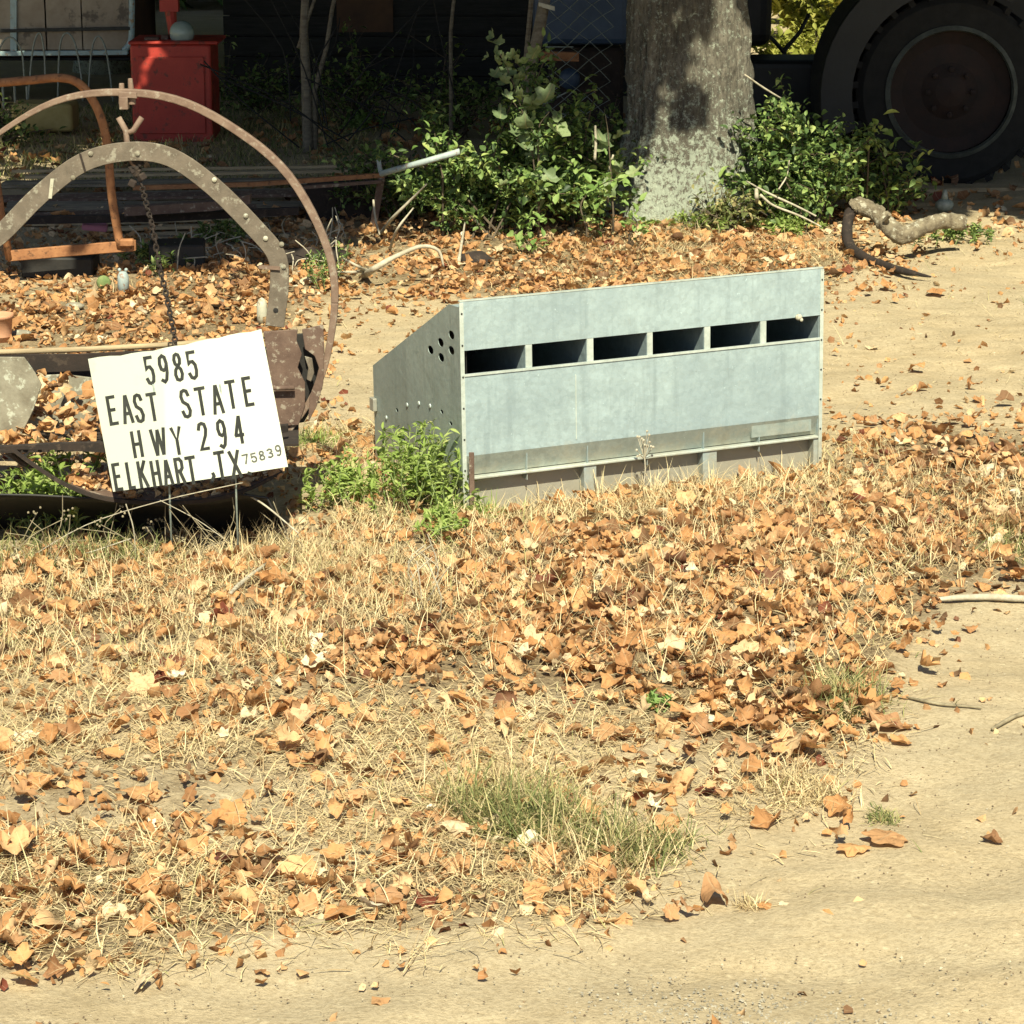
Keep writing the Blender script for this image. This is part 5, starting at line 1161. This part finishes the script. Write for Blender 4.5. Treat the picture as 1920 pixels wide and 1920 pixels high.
m = MB(); p = gp(195, 545); m.sphere(p+Vector((0, 0, .05)), .045, 10, 8, (1, .5, 1)); tag(m.build('green_lump', M_weedstem, smooth=True), 'small round green fruit on the leaves under the pipe frame', 'fruit')
# pale things on the leaves behind scraper
for x, y, s, lab in ((140, 580, .05, 'flat pale scrap on leaves behind the scraper, left'), (40, 632, .05, 'grey stone behind the left cheek of the scraper'), (410, 575, .055, 'grey flat scrap on the leaves near the bail strap')):
    m = MB(); p = gp(x, y); m.sphere(p+Vector((0, 0, .02)), s, 9, 6, (1.2, .8, .45)); tag(m.build('stone', M_lichen, smooth=True), lab, 'stone')
# low rusty cart: plank deck, rails, right end box
ct = thing('rusty_cart', (at(480, 400, 18.6).x, 18.6, 0), 'low rusty flat cart loaded with old planks behind the scraper', 'cart')
for i in range(15):
    y_ = 322+i*10.5+random.uniform(-2, 2); yy = 20.2-i*.17; x0_ = random.uniform(-80, 120); x1_ = random.uniform(560, 715) if i < 8 else random.uniform(420, 560)
    m = MB(); a, b = at(x0_, y_+random.uniform(-3, 4), yy), at(x1_, y_-random.uniform(2, 16), yy); m.strip([a, b], (0, 0, .02), (random.uniform(-.02, .02), .11, random.uniform(-.02, .02))); m.build('plank', random.choice([M_wood, M_woodlight, M_wood, M_rust]), ct)
m = MB(); m.strip([at(250, 352, 18.4), at(480, 345, 18.4), at(720, 328, 18.4)], (0, 0, .03), (0, .05, 0)); m.build('side_rail', M_rustorange, ct)
m = MB(); m.strip([at(560, 352, 18.35), at(716, 340, 18.35)], (0, 0, .02), (0, .05, 0)); m.build('lower_rail', M_rust, ct)
m = MB(); m.strip([at(716, 330, 18.4), at(704, 400, 18.4), at(700, 425, 18.4)], (.05, 0, 0), (0, .04, 0)); m.build('end_post', M_rust, ct)
m = MB(); a, b = at(575, 425, 18.9), at(700, 345, 18.9); m.box(((a.x+b.x)/2, 19.0, (a.z+b.z)/2), (b.x-a.x, .3, b.z-a.z)); m.build('toolbox', M_rustdark, ct, bevel=.01)
m = MB(); a, b = at(-100, 520, 17.2), at(560, 400, 17.2)
m.strip([at(-100, 415, 17.6), at(300, 408, 17.6), at(560, 395, 17.6)], (0, 0, .05), (0, .06, 0)); m.build('frame_beam', M_rustdark, ct)
m = MB(); m.strip([at(235, 395, 17.5), at(400, 385, 17.5), at(470, 372, 17.5)], (0, 0, .06), (0, .1, 0)); m.build('frame_beam', M_rust, ct)
m = MB(); m.strip([at(710, 300, 18.5), at(714, 325, 18.5)], (.03, 0, 0), (0, .03, 0)); m.build('stub', M_lamp_blue, ct)
m = MB(); m.tube([at(714, 326, 17.9), at(790, 305, 17.75), at(862, 284, 17.7)], .021, 8); tag(m.build('steel_pipe', M_lamp_blue, smooth=True), 'blue grey steel pipe leaning from cart corner into the bush', 'pipe')
# dark clutter below the pipe frame
for i, (x, y, w_, h_, lab) in enumerate(((110, 520, .45, .13, 'black crate on the ground under the pipe frame'), (330, 505, .35, .16, 'dark box in shade behind the chain'), (560, 500, .3, .10, 'dark rusty lump of iron behind the ring'), (620, 500, .22, .08, 'second dark iron lump right of the ring'), (895, 500, .22, .05, 'dark rotten stump fragment behind nest box'))):
    p = gp(x, y); m = MB(); 
    if i < 2: m.box(p+Vector((0, .1, h_/2)), (w_, .3, h_), Matrix.Rotation(.1*i, 3, 'Z')); o = m.build('crate' if i == 0 else 'dark_box', M_dark, bevel=.01)
    else:
        m.sphere(p+Vector((0, .1, h_*.4)), w_/2, 12, 8, (1, .7, h_/w_*1.4)); m.v = [v+Vector([noise.noise(v*9+Vector((k*7, 0, 0)))*.05 for k in range(3)]) for v in m.v]; o = m.build('iron_lump' if i < 4 else 'stump', M_rustdark)
    tag(o, lab, 'junk' if i < 4 else 'stump')

# ------------------------------------------------------------ shed, fence mesh, saplings, dark background
YD = 27.0; sh = thing('shed', (at(790, 200, YD).x, YD, 0), 'dark weathered board shed in deep shade behind the bushes', 'shed')
x0_, x1_ = at(418, 0, YD).x, at(1180, 0, YD).x
nb_ = 15
for k in range(nb_):
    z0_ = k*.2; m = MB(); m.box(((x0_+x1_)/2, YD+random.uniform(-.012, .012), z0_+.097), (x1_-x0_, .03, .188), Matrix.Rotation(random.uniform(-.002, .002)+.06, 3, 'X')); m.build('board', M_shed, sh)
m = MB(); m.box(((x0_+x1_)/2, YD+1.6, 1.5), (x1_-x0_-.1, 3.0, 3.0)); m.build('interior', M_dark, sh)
m = MB(); m.prism([(x0_-.3, YD-.6, 2.9), (x0_-.3, YD+3.4, 3.5), (x0_-.3, YD+3.4, 3.56), (x0_-.3, YD-.6, 2.96)], (x1_-x0_+.6, 0, 0)); m.build('roof', M_rustdark, sh)
m = MB(); p0, p1 = at(632, 60, YD-.03), at(736, -60, YD-.03); m.box(((p0.x+p1.x)/2, YD-.03, (p0.z+p1.z)/2), (p1.x-p0.x, .03, p1.z-p0.z)); m.build('door', M_brownpanel, sh)
for yv in (97, 148):
    m = MB(); m.strip([at(620, yv+2, YD-.08), at(700, yv-4, YD-.08), at(850, yv-5, YD-.08)], (0, 0, .022), (0, .05, 0)); m.build('rail', M_shed, sh)
bd = thing('blue_machine', (at(1085, 150, 22).x, 22.4, 0), 'dark blue machine seen through chain link left of the trunk', 'machine')
m = MB(); a, b = at(1000, 88, 22), at(1180, -60, 22); m.box(((a.x+b.x)/2, 22.5, (a.z+b.z)/2), (b.x-a.x, .7, b.z-a.z)); m.build('body', M_blue, bd, bevel=.05, seg=2)
m = MB(); m.strip([at(1012, 104, 21.9), at(1085, 106, 21.9)], (0, 0, .07), (0, .1, 0)); m.build('rusty_bar', M_rustorange, bd)
m = MB(); a, b = at(1030, 260, 22.3), at(1170, 90, 22.3); m.box(((a.x+b.x)/2, 22.6, (a.z+b.z)/2), (b.x-a.x, .6, b.z-a.z)); m.build('base', M_rustdark, bd, bevel=.03)
m = MB(); m.sphere(at(1068, 148, 22.1), .09, 12, 8, (1, .6, 1)); m.build('blue_drum', M_blue, bd, smooth=True)
pt = thing('leaning_post', (at(985, 260, 19.6).x, 19.6, 0), 'grey leaning wooden post with a pale tie near its top', 'post')
m = MB(); m.tube([at(972, 250, 19.6), at(995, 130, 19.6), at(1012, 50, 19.6), at(1032, -60, 19.6)], [.045, .044, .042, .04], 9, .06); m.build('shaft', M_wood, pt, smooth=True)
m = MB(); m.strip([at(1010, 8, 19.5), at(1040, 16, 19.5)], (0, 0, .03), (0, .03, 0)); m.build('tie', M_jug, pt)
m = MB(); m.tube([at(985, 120, 19.9), at(1000, -40, 19.9)], .02, 6); tag(m.build('thin_post', M_wood), 'thin grey pole just left of the leaning wooden post', 'post')
# chain link: zig-zag wires
cf = thing('chain_link_fence', (at(1070, 240, 20.3).x, 20.3, 0), 'sagging piece of chain link mesh left of the big trunk', 'fence')
m = MB(); x0_, x1_ = at(1015, 0, 20.3).x, at(1125, 0, 20.3).x; z0_, z1_ = at(0, 218, 20.3).z, at(0, -60, 20.3).z
def sag(x, z): return Vector((x+.10*(z-z0_)*.5, 20.3+.03*math.sin(x*9+z*7), z+.015*math.sin(x*14)))
cell = .085
k = 0; x = x0_
while x < x1_:
    pts = []; z = z0_; j = 0
    while z < z1_: pts.append(sag(x+(cell if (j+k) % 2 else 0), z)); z += cell*.8; j += 1
    m.tube(pts, .0042, 4, caps=False); x += cell; k += 1
    pts2 = [sag(x-.001, z0_+i*cell*.8) if i % 2 == 0 else sag(x-cell, z0_+i*cell*.8) for i in range(j)]
o = m.build('mesh_wires', M_wire, cf)
m = MB(); m.tube([at(1022, 88, 20.28), at(1075, 88, 20.28)], .005, 5); m.tube([at(1040, 214, 20.2), at(1070, 214, 20.2)], .006, 5); m.tube([at(1010, 200, 20.2), at(1065, 172, 20.2)], .006, 5); m.build('tie_wire', M_wire, cf)
for i, (pts_, r_, lab) in enumerate((([(577, 260), (574, 150), (570, 60), (575, -60)], .045, 'slender grey sapling trunk in shade left of shed'), ([(560, 90), (575, 40), (600, -30)], .018, 'thin sapling fork crossing the slender grey trunk'), ([(590, 170), (612, 90), (622, 20), (640, -60)], .022, 'thin grey stem slanting right of the slender trunk'), ([(845, 60), (850, 10), (860, -60)], .018, 'thin stem before the shed'))):
    m = MB(); yy = 22.5; P = [at(x, y, yy) for x, y in pts_]; 
    if i != 1: P = [Vector((P[0].x, yy, -.05))]+P
    m.tube(P, list(np.linspace(r_*1.1, r_*.7, len(P))), 7, .08); tag(m.build('sapling', M_wood, smooth=True), lab, 'sapling')
for i, (x, y, Y_, w_, h_, nl_, lab) in enumerate((
    (680, 250, 24.5, .75, .75, 900, 'ragged dim shrub in front of the shed door'), (500, 255, 25.5, .6, .6, 700, 'ragged dim shrub between red cabinet and shed'),
    (850, 240, 23.5, .6, .9, 900, 'ragged dim shrub before the right part of shed'), (1120, 300, 21.3, .45, .7, 600, 'dim leafy shrub at the foot of the chain link'), (20, 300, 23.0, .5, .35, 500, 'low shaded weeds by the yellow tub'))):
    bush(x, y, Y_, w_, h_, .35, nl_, M_bush, lab, (.03, .08), seed=40+i)
m = MB()
for i in range(22):
    x = random.uniform(520, 900); a = at(x, random.uniform(180, 290), random.uniform(21, 24)); ln = random.uniform(.3, 1.4); an = random.gauss(0, .7)
    b_ = a+Vector((math.sin(an)*ln, random.gauss(0, .1), math.cos(an)*ln)); m.tube(smoothpts([a, (a+b_)/2+Vector((random.gauss(0, .08), 0, .03)), b_], 3), .006, 4, caps=False)
o = m.build('brush', M_shed); o['kind'] = 'stuff'; tag(o, 'tangle of dim bare twigs in the shade before the shed', 'brush')
m = MB()
for i in range(60):
    a = gp(random.uniform(260, 660), random.uniform(440, 520)); ln = random.uniform(.08, .35); an = random.gauss(0, 1.0)
    b_ = a+Vector((math.sin(an)*ln, random.gauss(0, .1), abs(math.cos(an))*ln*.6+.02)); m.tube(smoothpts([a, (a+b_)/2+Vector((random.gauss(0, .04), 0, .02)), b_], 3), .004, 4, caps=False)
o = m.build('brush', M_twig); o['kind'] = 'stuff'; tag(o, 'litter of fine dead twigs behind the bail strap and ring', 'brush')
# thicket wall at the back: one dark mass of leaves and a hazel-like understorey
n = 18000; ang = rng.uniform(-9.5, 10.5, n); Yt = rng.uniform(38, 43, n); Zt = rng.uniform(0, 1, n)**.8*7
k_ = ~((ang > 2.4) & (ang < 5.6) & (Zt > 20)); T = rotmats(rng.uniform(0, 6.28, n), rng.normal(.8, .5, n), rng.normal(0, .5, n), rng.uniform(.17, .30, n)); T[:, 0, 3] = ang; T[:, 1, 3] = Yt; T[:, 2, 3] = Zt
n2 = 9000; T2 = rotmats(rng.uniform(0, 6.28, n2), rng.normal(.8, .5, n2), rng.normal(0, .5, n2), rng.uniform(.5, .9, n2)); x2 = rng.uniform(9, 45, n2)*rng.choice([-1, 1], n2); T2[:, 0, 3] = x2; T2[:, 1, 3] = 42+rng.uniform(0, 4, n2)-np.abs(x2)*.25; T2[:, 2, 3] = rng.uniform(0, 1, n2)**.8*8
T = np.concatenate([T, T2]); n += n2
o = merge('thicket', [fan(6, 80), fan(6, 81)], T, rng.integers(0, 2, n), rng.random(n), M_bush); tag(o, 'dense dark thicket closing the back of the yard', 'thicket', kind='stuff')
# low shade plants on the ground at left
n = 9000; Xw = rng.uniform(-4.8, -1.2, n); Yw = rng.uniform(20.3, 26, n)
o = blades('green_grass', Xw, Yw, hg(Xw, Yw)*0, rng.uniform(.05, .14, n), rng.uniform(.1, .7, n), rng.uniform(.006, .012, n), rng.random(n), M_grass); tag(o, 'shaded rough grass around the red cabinet and camper', 'grass', kind='stuff')
n = 1000; Xw = rng.uniform(-4.5, 5, n); Yw = rng.uniform(18.5, 25, n)
o = scatter_leaves('leaf_litter', Xw, Yw, Xw*0+.0, LVc, .05, .1, .4, rng.beta(2, 2.4, n), M_litter); tag(o, 'dull leaf litter in the shade under the trees', 'leaf litter', kind='stuff')
print('tris', sum(len(o.data.polygons) for o in bpy.data.objects if o.type == 'MESH'))
